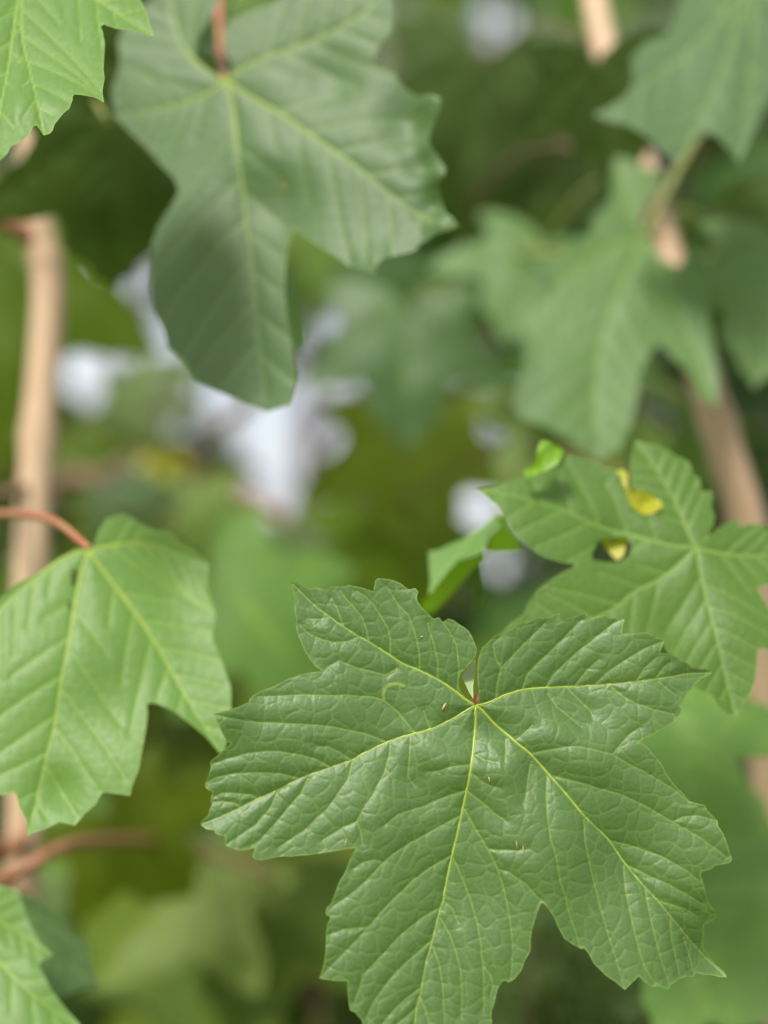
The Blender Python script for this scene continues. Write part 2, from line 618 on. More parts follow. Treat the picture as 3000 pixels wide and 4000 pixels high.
TP = []
for k in range(5):
    ol = template_outline(k, [1.0, 0.9, 1.1, 0.95, 1.05][k])
    pr = [np.array([[0, 0.02], [0.01, -0.5], [0, -1.02]]), np.array([[0, 0.02], [0.4, -0.27], [0.78, -0.53]]), np.array([[0, 0.02], [-0.4, -0.27], [-0.78, -0.53]]),
          np.array([[0, 0.02], [0.3, 0.1], [0.57, 0.15]]), np.array([[0, 0.02], [-0.3, 0.1], [-0.57, 0.15]])]
    sx = [1.0, 0.9, 1.1, 0.95, 1.05][k]
    pr = [p * np.array([sx, 1]) for p in pr]
    se = auto_secondary(ol, pr, 1.0, 6)
    p, qd, _ = leaf_grid(ol, (), 0.045)
    h, v = leaf_relief(p, 1.0, pr, se, ol, 11 + k, 1.2, False)
    bend = [-0.16, -0.28, 0.05, -0.22, -0.35][k]
    z = h + bend * (p[:, 0] ** 2 + (p[:, 1] + 0.2) ** 2) + (0.10 * (k % 3)) * np.abs(p[:, 0])
    me = bpy.data.meshes.new('leaf')
    me.from_pydata([(a, b, c) for (a, b), c in zip(p, z)], [], [tuple(int(i) for i in f) for f in qd])
    me.update()
    if me.polygons[len(me.polygons) // 2].normal.z < 0:
        me.flip_normals()
    me.polygons.foreach_set('use_smooth', [True] * len(me.polygons))
    at = me.attributes.new('vein', 'FLOAT', 'POINT')
    at.data.foreach_set('value', v.astype(np.float32))
    TP.append(me)
TPM = {}


def tmesh(k, mat):
    if (k, mat) not in TPM:
        m = TP[k].copy()
        m.materials.clear()
        m.materials.append(M[mat])
        TPM[(k, mat)] = m
    return TPM[(k, mat)]


def template_leaf(base, tipdir, nrm, size, mat, parent, k=None, label=None, petiole_to=None, petmat='petgreen'):
    """a maple leaf with its petiole joint at base, hanging along tipdir, upper side facing nrm"""
    k = random.randrange(5) if k is None else k
    n = Vector(nrm).normalized()
    y = -Vector(tipdir)
    y = (y - n * y.dot(n)).normalized()
    x = y.cross(n)
    o = bpy.data.objects.new('leaf', tmesh(k, mat))
    C.objects.link(o)
    mw = Matrix(((x.x, y.x, n.x, 0), (x.y, y.y, n.y, 0), (x.z, y.z, n.z, 0), (0, 0, 0, 1)))
    o.parent = parent
    b = Vector(base) - Vector(world_of(parent))
    o.matrix_basis = Matrix.Translation(b) @ mw @ Matrix.Scale(size, 4)
    if label:
        o['label'] = label
    if petiole_to is not None:
        B = np.asarray(base, float); E = np.asarray(petiole_to, float)
        mid = (B + E) / 2 + np.array([0, 0, 0.12 * np.linalg.norm(E - B)])
        path = smooth_path([E, mid, B], 4)
        inv = (Matrix.Translation(Vector(base)) @ mw @ Matrix.Scale(size, 4)).inverted()
        vs, fs = tube_data([np.array(inv @ Vector(q)) for q in path], [0.0016 / size] * (len(path) - 1) + [0.0012 / size], 6)
        t = mesh_obj('petiole', vs, fs, M[petmat], o)
    return o


# ------------------------------------------------------------------ main leaf, traced region by region
K8 = 800 / 1659
REG = {1: (750, 2200, K8), 2: (1500, 2200, K8), 3: (2200, 2200, K8), 4: (750, 2800, K8), 5: (1500, 2800, K8), 6: (2200, 2800, K8),
       7: (1200, 3200, K8), 8: (2100, 3200, K8), 9: (2000, 2700, 1000 / 1659), 0: (0, 0, 1),
       'b': (1600, 1650, 1400 / 1659), 'c': (400, 0, 1500 / 1659), 'd': (0, 1900, 1000 / 1475), 'e': (0, 0, 700 / 1548),
       'f': (1700, 0, 1300 / 1643), 'i': (0, 2900, 1300 / 1659)}


def T(*parts):
    """parts: region, (x, y) pairs flat -> list of source pixels"""
    out = []
    for reg, flat in parts:
        x0, y0, k = REG[reg]
        for i in range(0, len(flat), 2):
            out.append((x0 + flat[i] * k, y0 + flat[i + 1] * k))
    return np.array(out)


A_OUT = T((2, [740, 1140, 690, 1110, 640, 1070, 605, 1010, 598, 950, 615, 890, 660, 850, 700, 810, 730, 765, 742, 700, 725, 665, 705, 610, 680, 565, 640, 530, 605, 510,
               560, 475, 510, 458, 475, 480, 468, 485, 440, 450, 415, 452, 395, 460, 350, 420, 300, 370, 265, 320, 258, 280, 272, 245, 250, 215, 225, 215, 195, 222,
               165, 200, 130, 170, 80, 148, 30, 135]),
          (1, [1500, 128, 1480, 150, 1465, 235, 1440, 225, 1380, 205, 1320, 190, 1265, 180, 1240, 190, 1180, 190, 1120, 190, 1110, 212, 1050, 205, 990, 195, 975, 205,
               930, 195, 880, 170, 825, 148, 795, 152, 815, 210, 832, 280, 828, 350, 832, 410, 848, 465, 838, 490, 850, 560, 880, 640, 915, 720, 960, 790, 1000, 840,
               1040, 865, 1075, 885, 1020, 880, 940, 890, 860, 910, 790, 935, 720, 970, 640, 1010, 560, 1035, 500, 1070, 465, 1105, 460, 1130, 420, 1150, 380, 1170,
               330, 1185, 280, 1195, 230, 1215, 180, 1225, 175, 1240, 205, 1290, 235, 1350, 260, 1410, 290, 1450, 315, 1465, 260, 1510, 200, 1565, 150, 1605]),
          (4, [145, 376, 155, 405, 135, 470, 110, 530, 103, 560, 125, 590, 165, 607, 155, 650, 150, 690, 165, 700, 145, 750, 130, 800, 90, 835, 68, 858, 75, 880, 120, 910,
               185, 918, 185, 935, 210, 955, 270, 965, 268, 1010, 270, 1040, 320, 1062, 380, 1080, 430, 1080, 480, 1068, 515, 1055, 498, 1100, 488, 1125, 505, 1150,
               555, 1160, 600, 1155, 660, 1142, 730, 1130, 800, 1132, 870, 1122, 950, 1118, 1030, 1105, 1130, 1090, 1230, 1072, 1310, 1062, 1335, 1060]),
          (7, [375, 260, 340, 330, 300, 430, 255, 500, 225, 590, 190, 680, 155, 710, 145, 750, 155, 775, 190, 785, 160, 840, 150, 920, 150, 1000, 145, 1080, 130, 1170,
               110, 1240, 92, 1280, 160, 1292, 240, 1300, 320, 1300, 325, 1400, 335, 1500, 345, 1540, 385, 1555, 410, 1590, 440, 1620, 445, 1659]),
          (0, [1440, 4060, 1470, 4150, 1520, 4180, 1550, 4290, 1575, 4350, 1640, 4260, 1700, 4230, 1740, 4140, 1850, 4110, 1905, 4010]),
          (7, [1492, 1640, 1485, 1590, 1490, 1530, 1500, 1515, 1520, 1440, 1535, 1370, 1570, 1310, 1600, 1300, 1620, 1318]),
          (0, [2006, 3821, 2033, 3785, 2045, 3749, 2066, 3713, 2066, 3670, 2072, 3628, 2090, 3568, 2108, 3520]),
          (9, [220, 1400, 260, 1460, 290, 1530, 330, 1600, 390, 1640, 445, 1668, 455, 1655, 490, 1700, 520, 1760, 550, 1790, 600, 1840, 660, 1880, 720, 1930,
               760, 1890, 810, 1840, 850, 1880, 900, 1910, 940, 1905, 970, 1918, 1010, 1928, 1025, 1900, 1050, 1890, 1075, 1870, 1110, 1862, 1150, 1855, 1200, 1860,
               1220, 1835, 1270, 1850, 1330, 1855, 1380, 1868, 1430, 1868, 1420, 1835, 1370, 1790, 1320, 1735, 1285, 1690, 1270, 1640, 1275, 1570, 1265, 1520,
               1310, 1500, 1352, 1472, 1320, 1420, 1275, 1360, 1245, 1280, 1215, 1190, 1220, 1168, 1280, 1150, 1300, 1130, 1400, 1110, 1410, 1085, 1390, 1030,
               1370, 970, 1350, 920, 1318, 870, 1320, 840, 1250, 770, 1240, 740, 1145, 715, 1100, 660, 1040, 600, 990, 530, 950, 460, 900, 410, 870, 370, 830, 335]),
          (3, [585, 1462, 620, 1430, 700, 1400, 780, 1350, 880, 1290, 910, 1260, 945, 1210, 955, 1185, 930, 1160, 960, 1130, 1000, 1060, 1050, 1010, 1060, 985,
               1130, 930, 1190, 905, 1222, 882, 1200, 858, 1130, 855, 1040, 840, 1000, 810, 940, 790, 920, 765, 860, 740, 770, 735, 765, 725, 800, 645, 800, 632,
               720, 600, 655, 570, 560, 575, 460, 580, 470, 520, 485, 460, 430, 455, 350, 440, 345, 425, 270, 435, 195, 465, 190, 420, 170, 405, 100, 430]),
          (2, [1480, 450, 1410, 490, 1395, 475, 1420, 410, 1405, 405, 1350, 435, 1290, 445, 1240, 440, 1180, 470, 1140, 490, 1130, 478, 1060, 510, 990, 555, 940, 590,
               920, 575, 880, 600, 830, 650, 785, 690, 765, 740, 750, 800, 745, 870, 748, 960, 760, 1030, 762, 1080, 765, 1130]))

A_PRIM = [T((0, [1857, 2755]), (5, [740, 100, 715, 300, 690, 450, 665, 600, 635, 750, 600, 920, 555, 1120, 520, 1290, 490, 1440]), (7, [1110, 640, 1075, 750, 1015, 985, 960, 1180, 920, 1400, 885, 1530, 870, 1659]), (0, [1600, 4120, 1575, 4335])),
          T((2, [740, 1150, 690, 1180, 600, 1235, 490, 1295, 375, 1345, 245, 1380, 120, 1415]), (4, [1555, 216, 1400, 290, 1290, 350, 1125, 408, 870, 500, 700, 590, 530, 662, 390, 735, 230, 810, 85, 868])),
          T((2, [735, 1148, 660, 1105, 585, 1045, 500, 985, 430, 940, 290, 870, 130, 800, 40, 740]), (1, [1430, 635, 1345, 590, 1220, 510, 1110, 430, 1000, 345, 900, 250, 815, 165])),
          T((2, [745, 1150, 830, 1135, 905, 1100, 1000, 1060, 1120, 1025, 1240, 1010, 1400, 1000, 1550, 995]), (3, [270, 985, 440, 975, 590, 960, 740, 940, 900, 915, 1000, 895, 1200, 882])),
          T((2, [745, 1152, 805, 1200, 900, 1300, 1000, 1385, 1090, 1470]), (5, [1190, 305, 1330, 460, 1440, 590, 1530, 700]), (9, [466, 810, 530, 870, 630, 960, 740, 1110, 860, 1260, 950, 1360, 1050, 1480, 1150, 1590, 1250, 1690, 1330, 1770, 1410, 1845]))]

A_SEC = [T(*s) for s in [
    [(2, [590, 1045, 600, 860, 575, 660, 520, 560, 470, 490])],
    [(2, [430, 940, 430, 800, 400, 670, 350, 510, 350, 490])],
    [(2, [285, 865, 285, 760, 265, 640, 225, 510, 190, 420, 110, 340, 60, 260, 15, 190])],
    [(1, [1605, 735, 1605, 620, 1585, 530, 1520, 420, 1465, 340, 1400, 270, 1330, 230])],
    [(1, [1430, 630, 1410, 530, 1370, 430, 1310, 360, 1240, 280, 1200, 220])],
    [(1, [1225, 505, 1180, 380, 1130, 280])],
    [(1, [1345, 600, 1260, 635, 1150, 645, 1050, 620, 950, 575, 870, 500])],
    [(1, [1110, 435, 1040, 455, 930, 450])],
    [(1, [1659, 850, 1570, 905, 1480, 885, 1380, 860, 1280, 830, 1190, 790, 1100, 840])],
    [(2, [245, 1375, 190, 1300, 110, 1200, 0, 1110]), (1, [1470, 1085, 1240, 1070, 1130, 1075, 940, 1068, 800, 1072, 650, 1080, 530, 1085])],
    [(1, [1570, 1450, 1500, 1415, 1400, 1380, 1220, 1345, 1120, 1325, 900, 1305, 700, 1300, 450, 1285, 320, 1265, 190, 1232])],
    [(4, [1285, 350, 1200, 290, 1100, 245, 1000, 240])],
    [(4, [1120, 408, 1000, 345, 900, 315, 710, 282, 600, 283, 460, 295, 300, 335, 160, 385])],
    [(4, [865, 498, 720, 462, 600, 455, 480, 455, 330, 462, 200, 490, 120, 530])],
    [(4, [530, 662, 470, 630, 380, 622, 250, 615, 180, 650])],
    [(4, [395, 735, 350, 700, 260, 685, 170, 690])],
    [(4, [1605, 215, 1600, 300, 1555, 450, 1480, 600, 1385, 745, 1330, 845, 1230, 890, 1050, 1000])],
    [(4, [1330, 845, 1365, 930, 1375, 1020])],
    [(4, [1300, 350, 1265, 500, 1190, 610, 1100, 740, 1010, 820, 920, 910, 830, 970, 700, 1060])],
    [(4, [940, 490, 880, 620, 810, 700, 740, 790, 640, 900, 550, 1000, 480, 1045])],
    [(4, [695, 595, 640, 730, 530, 860, 420, 940, 280, 1035])],
    [(2, [375, 1345, 340, 1260, 320, 1190])],
    [(5, [215, 150, 205, 300, 190, 480, 240, 550])],
    [(5, [690, 390, 520, 410, 440, 440, 340, 450])],
    [(5, [665, 598, 540, 632, 420, 680, 330, 725, 250, 745, 110, 790, 0, 880])],
    [(5, [620, 800, 450, 890, 280, 985, 200, 1025, 80, 1105]), (7, [700, 275, 610, 350, 490, 480, 400, 560, 300, 640, 200, 705])],
    [(7, [1170, 295, 1000, 390, 860, 490, 770, 580, 700, 640, 640, 700, 580, 765, 520, 840, 485, 870, 400, 970, 300, 1070, 200, 1170, 110, 1270])],
    [(7, [1075, 720, 940, 795, 840, 870, 740, 950, 640, 1060, 540, 1160, 455, 1250, 420, 1360, 380, 1470])],
    [(7, [1010, 985, 920, 1060, 800, 1160, 700, 1260, 600, 1380, 530, 1480, 480, 1600])],
    [(7, [915, 1370, 800, 1450, 700, 1540, 600, 1659])],
    [(7, [885, 1530, 800, 1600, 720, 1659])],
    [(7, [485, 870, 400, 875, 300, 885, 170, 930])],
    [(7, [610, 350, 540, 328, 450, 345, 370, 400])],
    [(5, [720, 300, 800, 350, 900, 370])],
    [(5, [695, 450, 770, 520, 850, 560, 930, 580])],
    [(5, [670, 600, 780, 685, 900, 790, 985, 850])],
    [(5, [650, 745, 710, 860, 770, 960, 840, 1075, 910, 1220, 960, 1370]), (7, [1622, 730, 1640, 850, 1655, 1000, 1650, 1200, 1640, 1280])],
    [(5, [915, 1235, 1000, 1255, 1140, 1355, 1220, 1450, 1260, 1480])],
    [(5, [555, 1130, 600, 1220, 650, 1340, 700, 1470, 740, 1620]), (7, [1370, 800, 1400, 990, 1415, 1150, 1425, 1300, 1425, 1560])],
    [(7, [1080, 800, 1150, 920, 1200, 1060, 1240, 1220, 1250, 1400, 1245, 1600])],
    [(7, [1020, 1030, 1070, 1180, 1095, 1330, 1110, 1659])],
    [(7, [915, 1440, 960, 1560, 980, 1640])],
    [(7, [1105, 660, 1180, 730, 1220, 830])],
    [(7, [1425, 1190, 1480, 1260, 1500, 1340, 1480, 1420])],
    [(5, [845, 1073, 960, 1078, 1070, 1082, 1160, 1070])],
    [(2, [1060, 1435, 1130, 1380, 1195, 1315])],
    [(5, [1185, 300, 1290, 275, 1490, 245, 1580, 248]), (6, [207, 265, 380, 305, 520, 385, 640, 440, 740, 500, 860, 570, 1000, 680])],
    [(6, [390, 305, 440, 240, 530, 140, 610, 90])],
    [(5, [1370, 480, 1500, 515, 1659, 555]), (6, [220, 565, 450, 625, 650, 715, 880, 850, 1100, 980, 1300, 1130])],
    [(6, [880, 855, 960, 810, 1080, 800, 1220, 840])],
    [(6, [370, 1000, 560, 1045, 800, 1130, 1000, 1250, 1080, 1320])],
    [(6, [550, 1210, 700, 1290, 860, 1360, 1000, 1440, 1140, 1520])],
    [(6, [780, 1495, 880, 1520, 1000, 1560, 1100, 1620])],
    [(9, [950, 1360, 1050, 1390, 1180, 1460])],
    [(5, [1320, 475, 1305, 650, 1310, 830, 1330, 980, 1380, 1150, 1410, 1320]), (9, [338, 1334, 360, 1430, 400, 1540, 430, 1640])],
    [(9, [460, 830, 465, 970, 500, 1120, 540, 1280, 580, 1430, 620, 1580, 670, 1740, 718, 1920])],
    [(9, [735, 1130, 740, 1280, 760, 1400, 790, 1560, 830, 1720, 860, 1800, 910, 1880])],
    [(9, [870, 1290, 890, 1430, 920, 1580, 970, 1760, 1010, 1880])],
    [(9, [1030, 1480, 1040, 1620, 1080, 1760, 1090, 1840])],
    [(9, [1130, 1600, 1180, 1740, 1200, 1830])],
    [(5, [985, 180, 980, 280, 965, 370])],
    [(5, [1190, 360, 1160, 500, 1140, 640, 1120, 700])],
    [(2, [905, 1095, 910, 980, 940, 855, 1020, 770, 1130, 655, 1220, 570, 1300, 490])],
    [(2, [940, 855, 890, 760, 872, 660, 940, 600])],
    [(2, [1120, 1020, 1160, 900, 1270, 790, 1400, 665, 1500, 560, 1600, 460])],
    [(2, [1315, 1005, 1380, 900, 1480, 800, 1600, 690]), (3, [207, 650, 300, 570, 400, 490, 470, 460])],
    [(3, [105, 990, 190, 870, 290, 780])],
    [(3, [270, 975, 360, 880, 500, 785, 640, 700, 790, 640])],
    [(3, [590, 950, 640, 860, 740, 770])],
    [(3, [745, 925, 800, 850, 850, 810])],
    [(3, [45, 1010, 120, 1090, 220, 1190, 240, 1230])],
    [(3, [390, 1000, 480, 1080, 580, 1140, 720, 1190, 880, 1225])],
    [(3, [760, 960, 830, 1020, 890, 1060])],
    [(2, [1330, 1050, 1400, 1160, 1480, 1230, 1600, 1330])]]]
A_MINE = [T((1, [1555, 1100, 1548, 1060, 1565, 1010, 1610, 985, 1659, 975])), T((2, [0, 1015, 40, 985, 100, 975, 165, 995]))]

# ------------------------------------------------------------------ the two nearest saplings: stems first
GR = lambda p: np.array([p[0], p[1], 0.0])
rs_pts = [P(3080, 4400, 0.76), P(3040, 3500, 0.76), P(2985, 2700, 0.73), P(2925, 2100, 0.71), P(2800, 1650, 0.72), P(2640, 1100, 0.75), P(2500, 650, 0.77), P(2360, 180, 0.85), P(2290, -250, 0.90), P(2260, -900, 0.94)]
rb = GR(rs_pts[0] + np.array([0.03, 0.03, 0]))
right_sap = empty('maple_sapling', Vector(rb))
tag(right_sap, 'maple sapling with thick leaning tan stem carrying the sharply focused dark green leaf', 'sapling', 'maple saplings in front')
path = smooth_path([rb, (rb + rs_pts[0]) / 2 + np.array([0.008, 0, 0.0])] + rs_pts, 6)
rad = [0.0105 - 0.0055 * (i / len(path)) ** 1.5 + (0.0013 if i % 12 == 0 else 0) for i in range(len(path))]
tube('stem', path, rad, M['bark'], right_sap, 12)

ls_pts = [P(40, 4400, 0.74), P(70, 3700, 0.74), P(100, 3150, 0.74), P(120, 2300, 0.74), P(150, 1700, 0.745), P(190, 1150, 0.75), P(150, 900, 0.75), P(140, 700, 0.755), P(120, 300, 0.76), P(150, -300, 0.77), P(140, -800, 0.78)]
lb = GR(ls_pts[0] + np.array([-0.02, 0.02, 0]))
left_sap = empty('maple_sapling', Vector(lb))
tag(left_sap, 'maple sapling with upright tan stem and bright green leaf hanging on a red stalk', 'sapling', 'maple saplings in front')
path = smooth_path([lb, (lb + ls_pts[0]) / 2] + ls_pts, 6)
rad = [0.0098 - 0.0030 * (i / len(path)) + (0.0012 if i % 9 == 0 else 0) for i in range(len(path))]
tube('stem', path, rad, M['bark'], left_sap, 12)


def petiole(leaf, a, b, r0, r1, mat, sag=0.0, via=None):
    """stalk from the twig (a) to the leaf joint (b)"""
    a = np.asarray(a, float); b = np.asarray(b, float)
    mid = (a + b) / 2 + np.array([0, 0, -sag]) if via is None else np.asarray(via, float)
    pth = smooth_path([a, mid, b], 8)
    n = len(pth)
    return tube('petiole', pth, [r0 + (r1 - r0) * i / (n - 1) for i in range(n)], M[mat], leaf, 8)


def twig(parent, pts, r0, r1, mat='bark2'):
    pth = smooth_path(pts, 6)
    n = len(pth)
    return tube('twig', pth, [r0 + (r1 - r0) * i / (n - 1) for i in range(n)], M[mat], parent, 8)


# leaf A: the sharp one
plA = Plane(1857, 2750, 0.452, 0.07, 0.12, curls=[(2820, 3640, 130, -70), (2800, 3800, 110, -60), (2780, 2640, 120, -25), (890, 2790, 60, 40), (1850, 2850, 120, -14), (1985, 2990, 75, 34), (1935, 2880, 60, -22), (1790, 3000, 80, 26), (1780, 2870, 55, -22),
                                                  (2160, 2900, 80, 36), (2080, 2990, 70, -30), (2300, 2960, 70, 28), (2330, 2800, 100, -22), (1650, 2930, 90, 20), (1640, 3080, 90, -24), (2200, 3300, 130, 22), (1500, 3150, 110, 22), (1180, 2600, 110, -24), (1900, 3500, 120, -20), (2450, 3350, 120, -24), (1600, 2720, 120, -18), (1640, 2560, 130, 18), (800, 3100, 90, -26), (1240, 2300, 90, -20), (1700, 2330, 60, 22)])
leafA, _ = traced_leaf(A_OUT, A_PRIM, plA, M['main'], right_sap, A_SEC, 3.3, (), 3, 1.0, True, ribmat=M['ribmain'], extra=A_MINE, ribw=0.0042, vw=0.5,
                       label='large sharp dark green five-lobed leaf with yellow-green veins')
flap_px = T((2, [640, 875, 700, 825, 738, 785, 736, 900, 722, 1000, 724, 1105, 690, 1050, 660, 985, 632, 930]))
jA = plA.at(np.array([[1857, 2748]]), [0])[0]
eA = jA + np.array([0.03, 0.14, 0.02])
twig(right_sap, [P(2960, 2500, 0.748), P(2500, 2650, 0.70), P(2150, 2640, 0.64), eA], 0.0032, 0.002)
petiole(leafA, eA, jA + np.array([0, 0.0004, 0]), 0.0012, 0.0011, 'petred', 0, (eA + jA) / 2 + np.array([0.004, 0, 0.012]))

# leaf B: half sharp, with eaten holes
B_OUT = T(('b', [1335, 572, 1375, 530, 1400, 480, 1410, 440, 1395, 400, 1400, 330, 1385, 320, 1355, 330, 1340, 290, 1340, 265, 1310, 245, 1290, 190, 1260, 170, 1230, 165, 1200, 140, 1150, 115,
                 1100, 105, 1060, 90, 1040, 80, 1030, 130, 1020, 200, 1025, 250, 1028, 300, 1060, 318, 1100, 325, 1130, 345, 1162, 372, 1160, 405, 1120, 428, 1075, 425, 1040, 400, 1015, 365, 1000, 330, 990, 290, 970, 240, 940, 210, 900, 205, 860, 180,
                 830, 170, 790, 160, 750, 148, 720, 145, 715, 190, 690, 210, 640, 225, 600, 245, 540, 250, 480, 270, 430, 285, 380, 295, 310, 300, 360, 350, 400, 390, 430, 440, 470, 500,
                 500, 545, 560, 590, 620, 630, 700, 650, 780, 660, 720, 690, 650, 730, 590, 775, 550, 830, 530, 880, 470, 920, 430, 960, 420, 985, 500, 1010, 600, 1030, 800, 1020, 950, 1030, 1100, 1000, 1170, 990,
                 1180, 1010, 1210, 1080, 1230, 1150, 1290, 1220, 1350, 1240, 1400, 1260, 1440, 1320, 1480, 1345, 1530, 1345, 1555, 1290, 1590, 1240, 1605, 1160, 1608, 1052, 1680, 1060, 1700, 1040,
                 1690, 950, 1659, 870, 1640, 830, 1602, 766, 1659, 755, 1720, 740, 1800, 700, 1880, 660, 1950, 600, 1850, 560, 1750, 530, 1655, 510, 1640, 478, 1570, 475, 1525, 490, 1520, 455, 1500, 450,
                 1450, 480, 1420, 500, 1380, 540]))
B_PRIM = [T(('b', f)) for f in ([1330, 580, 1345, 680, 1375, 800, 1410, 930, 1450, 1100, 1510, 1335], [1330, 580, 1295, 530, 1220, 360, 1130, 210, 1045, 95], [1330, 580, 1200, 565, 1000, 500, 850, 460, 700, 400, 500, 345, 320, 302],
                                [1330, 580, 1200, 690, 1050, 770, 950, 850, 780, 920, 440, 982], [1330, 580, 1400, 600, 1550, 615, 1700, 610, 1940, 600])]
B_HOLE = [T(('b', [880, 540, 920, 520, 1000, 515, 1035, 560, 1020, 610, 975, 640, 900, 640, 850, 635, 845, 600]))]
plB = Plane(2720, 2140, 0.515, 0.10, 0.42, curls=[(2000, 1990, 150, 20), (2640, 2420, 90, -50), (2500, 2290, 110, -30), (2400, 2100, 70, -25)], bend=0.05)
leafB, _ = traced_leaf(B_OUT, B_PRIM, plB, M['right'], right_sap, None, 6, B_HOLE, 5, 1.0, True, M['ribdim'], label='mid green leaf with eaten yellow-edged holes behind the sharp leaf')
jB = plB.at(np.array([[2720, 2140]]), [0])[0]
petiole(leafB, P(2945, 2300, 0.742), jB + np.array([0, 0.001, 0]), 0.0014, 0.0012, 'petgreen', 0, jB + np.array([0.035, 0.09, 0.005]))


def flap(px, plane, mat, parent, name='folded_edge', step=8, amp=0.6, seed=9):
    ol = np.asarray(px, float)
    c = ol.mean(0)
    far = ol[np.argmax(((ol - c) ** 2).sum(1))]
    pr = [np.array([2 * c - far, c + (far - c) * 0.02, far])]
    return traced_leaf(ol, pr, plane, M[mat], parent, [], step, (), seed, amp, False, ribs=False, name=name)


flap(flap_px, Plane(1830, 2640, 0.4555, 0.1, 0.9), 'paleunder', leafA, step=5)
# curled and yellowed bits of leaf B
flap(T(('b', [1000, 300, 1010, 240, 985, 215, 955, 225, 975, 260, 985, 300, 1005, 345, 1030, 395, 1075, 425, 1125, 425, 1168, 400, 1165, 365, 1120, 330, 1060, 312, 1030, 330])), Plane(2490, 1950, 0.520, 0.1, 0.3, curls=[(2530, 1965, 30, -34), (2450, 1900, 25, 20), (2570, 1990, 20, 24)]), 'yellow', leafB, step=5, amp=1.5)
flap(T(('b', [880, 530, 905, 520, 950, 560, 965, 520, 1000, 510, 1005, 560, 990, 620, 960, 640, 930, 610, 900, 570])), Plane(2400, 2130, 0.520, -0.2, 0.5), 'yellow', leafB)
flap(T(('b', [600, 235, 640, 225, 690, 190, 715, 130, 690, 110, 640, 88, 610, 92, 595, 130, 590, 170, 560, 200, 525, 225, 540, 255])), Plane(2130, 1800, 0.512, -0.25, 0.3, curls=[(2120, 1770, 22, 26), (2170, 1760, 20, -30), (2085, 1830, 20, -24)]), 'lime', leafB, step=5, amp=2.0)

# the small folded leaf left of it
plF1 = Plane(1800, 2160, 0.535, -0.25, 0.85)
foldleaf, _ = flap(T(('b', [85, 800, 95, 740, 90, 660, 88, 600, 130, 595, 190, 565, 250, 540, 300, 505, 340, 480, 400, 425, 425, 455, 400, 490, 365, 525, 345, 600, 285, 628, 230, 640, 180, 690, 140, 735, 100, 790])), plF1, 'pale', right_sap, 'leaf')
foldleaf['label'] = 'bright green folded leaf with its yellow-green underside turned out'
flap(T(('b', [345, 600, 285, 628, 230, 640, 180, 690, 140, 735, 90, 800, 55, 830, 60, 880, 110, 880, 170, 820, 240, 740, 300, 670, 350, 640])), Plane(1740, 2250, 0.538, 0.25, -0.6), 'lime', foldleaf, 'underside')
flap(T(('b', [395, 440, 425, 455, 400, 490, 365, 525, 350, 590, 400, 605, 460, 600, 515, 590, 500, 545, 460, 490, 425, 430])), Plane(1960, 2100, 0.540, 0.2, -0.5), 'lime', foldleaf, 'underside')
flap(T(('b', [300, 660, 335, 650, 345, 720, 350, 800, 330, 860, 290, 880, 300, 800, 275, 730])), Plane(1860, 2280, 0.56, 0.3, -0.3), 'bgdarkshade', foldleaf, 'underside')
jF = P(1960, 2000, 0.54)
petiole(foldleaf, P(2920, 2080, 0.742), plF1.at(T(('b', [415, 440])), [0])[0], 0.0012, 0.001, 'petgreen', 0, P(2500, 2080, 0.66))

# leaf F: pale leaf hanging from a yellow stalk under the upper right leaf
F_OUT = T(('f', [1040, 1165, 1000, 1090, 1060, 1000, 1110, 920, 1130, 860, 1050, 840, 960, 790, 880, 770, 870, 860, 870, 970, 830, 1040, 780, 1080, 770, 1150, 700, 1200, 620, 1270, 560, 1340, 600, 1440, 520, 1500,
                 480, 1560, 420, 1600, 430, 1700, 440, 1800, 400, 1900, 380, 1990, 430, 2060, 520, 2090, 640, 2150, 800, 2260, 920, 2200, 970, 2080, 1000, 1950, 1010, 1850, 1060, 1750, 1110, 1690, 1160, 1760, 1250, 1830,
                 1310, 1950, 1400, 2000, 1395, 1850, 1370, 1700, 1345, 1500, 1340, 1330, 1330, 1230, 1270, 1200, 1200, 1330, 1120, 1290, 1055, 1190]))
F_PRIM = [T(('f', f)) for f in ([1035, 1175, 930, 1400, 830, 1650, 790, 1900, 800, 2240], [1035, 1175, 850, 1230, 700, 1330, 580, 1440, 430, 1620], [1035, 1175, 1150, 1400, 1250, 1650, 1390, 1980], [1035, 1175, 950, 1000, 890, 790])]
plFF = Plane(2520, 930, 0.69, 0.0, 0.45, bend=0.04)
leafF, _ = traced_leaf(F_OUT, F_PRIM, plFF, M['palecool'], right_sap, None, 12, (), 13, 1.0, False, M['ribdim'], label='pale blurred leaf hanging from a yellow-green stalk beneath another leaf')
petiole(leafF, P(2830, 380, 0.74), plFF.C, 0.0022, 0.0016, 'petgreen', -0.005)
twig(right_sap, [P(2480, 600, 0.77), P(2650, 450, 0.76), P(2830, 380, 0.74)], 0.003, 0.0022)

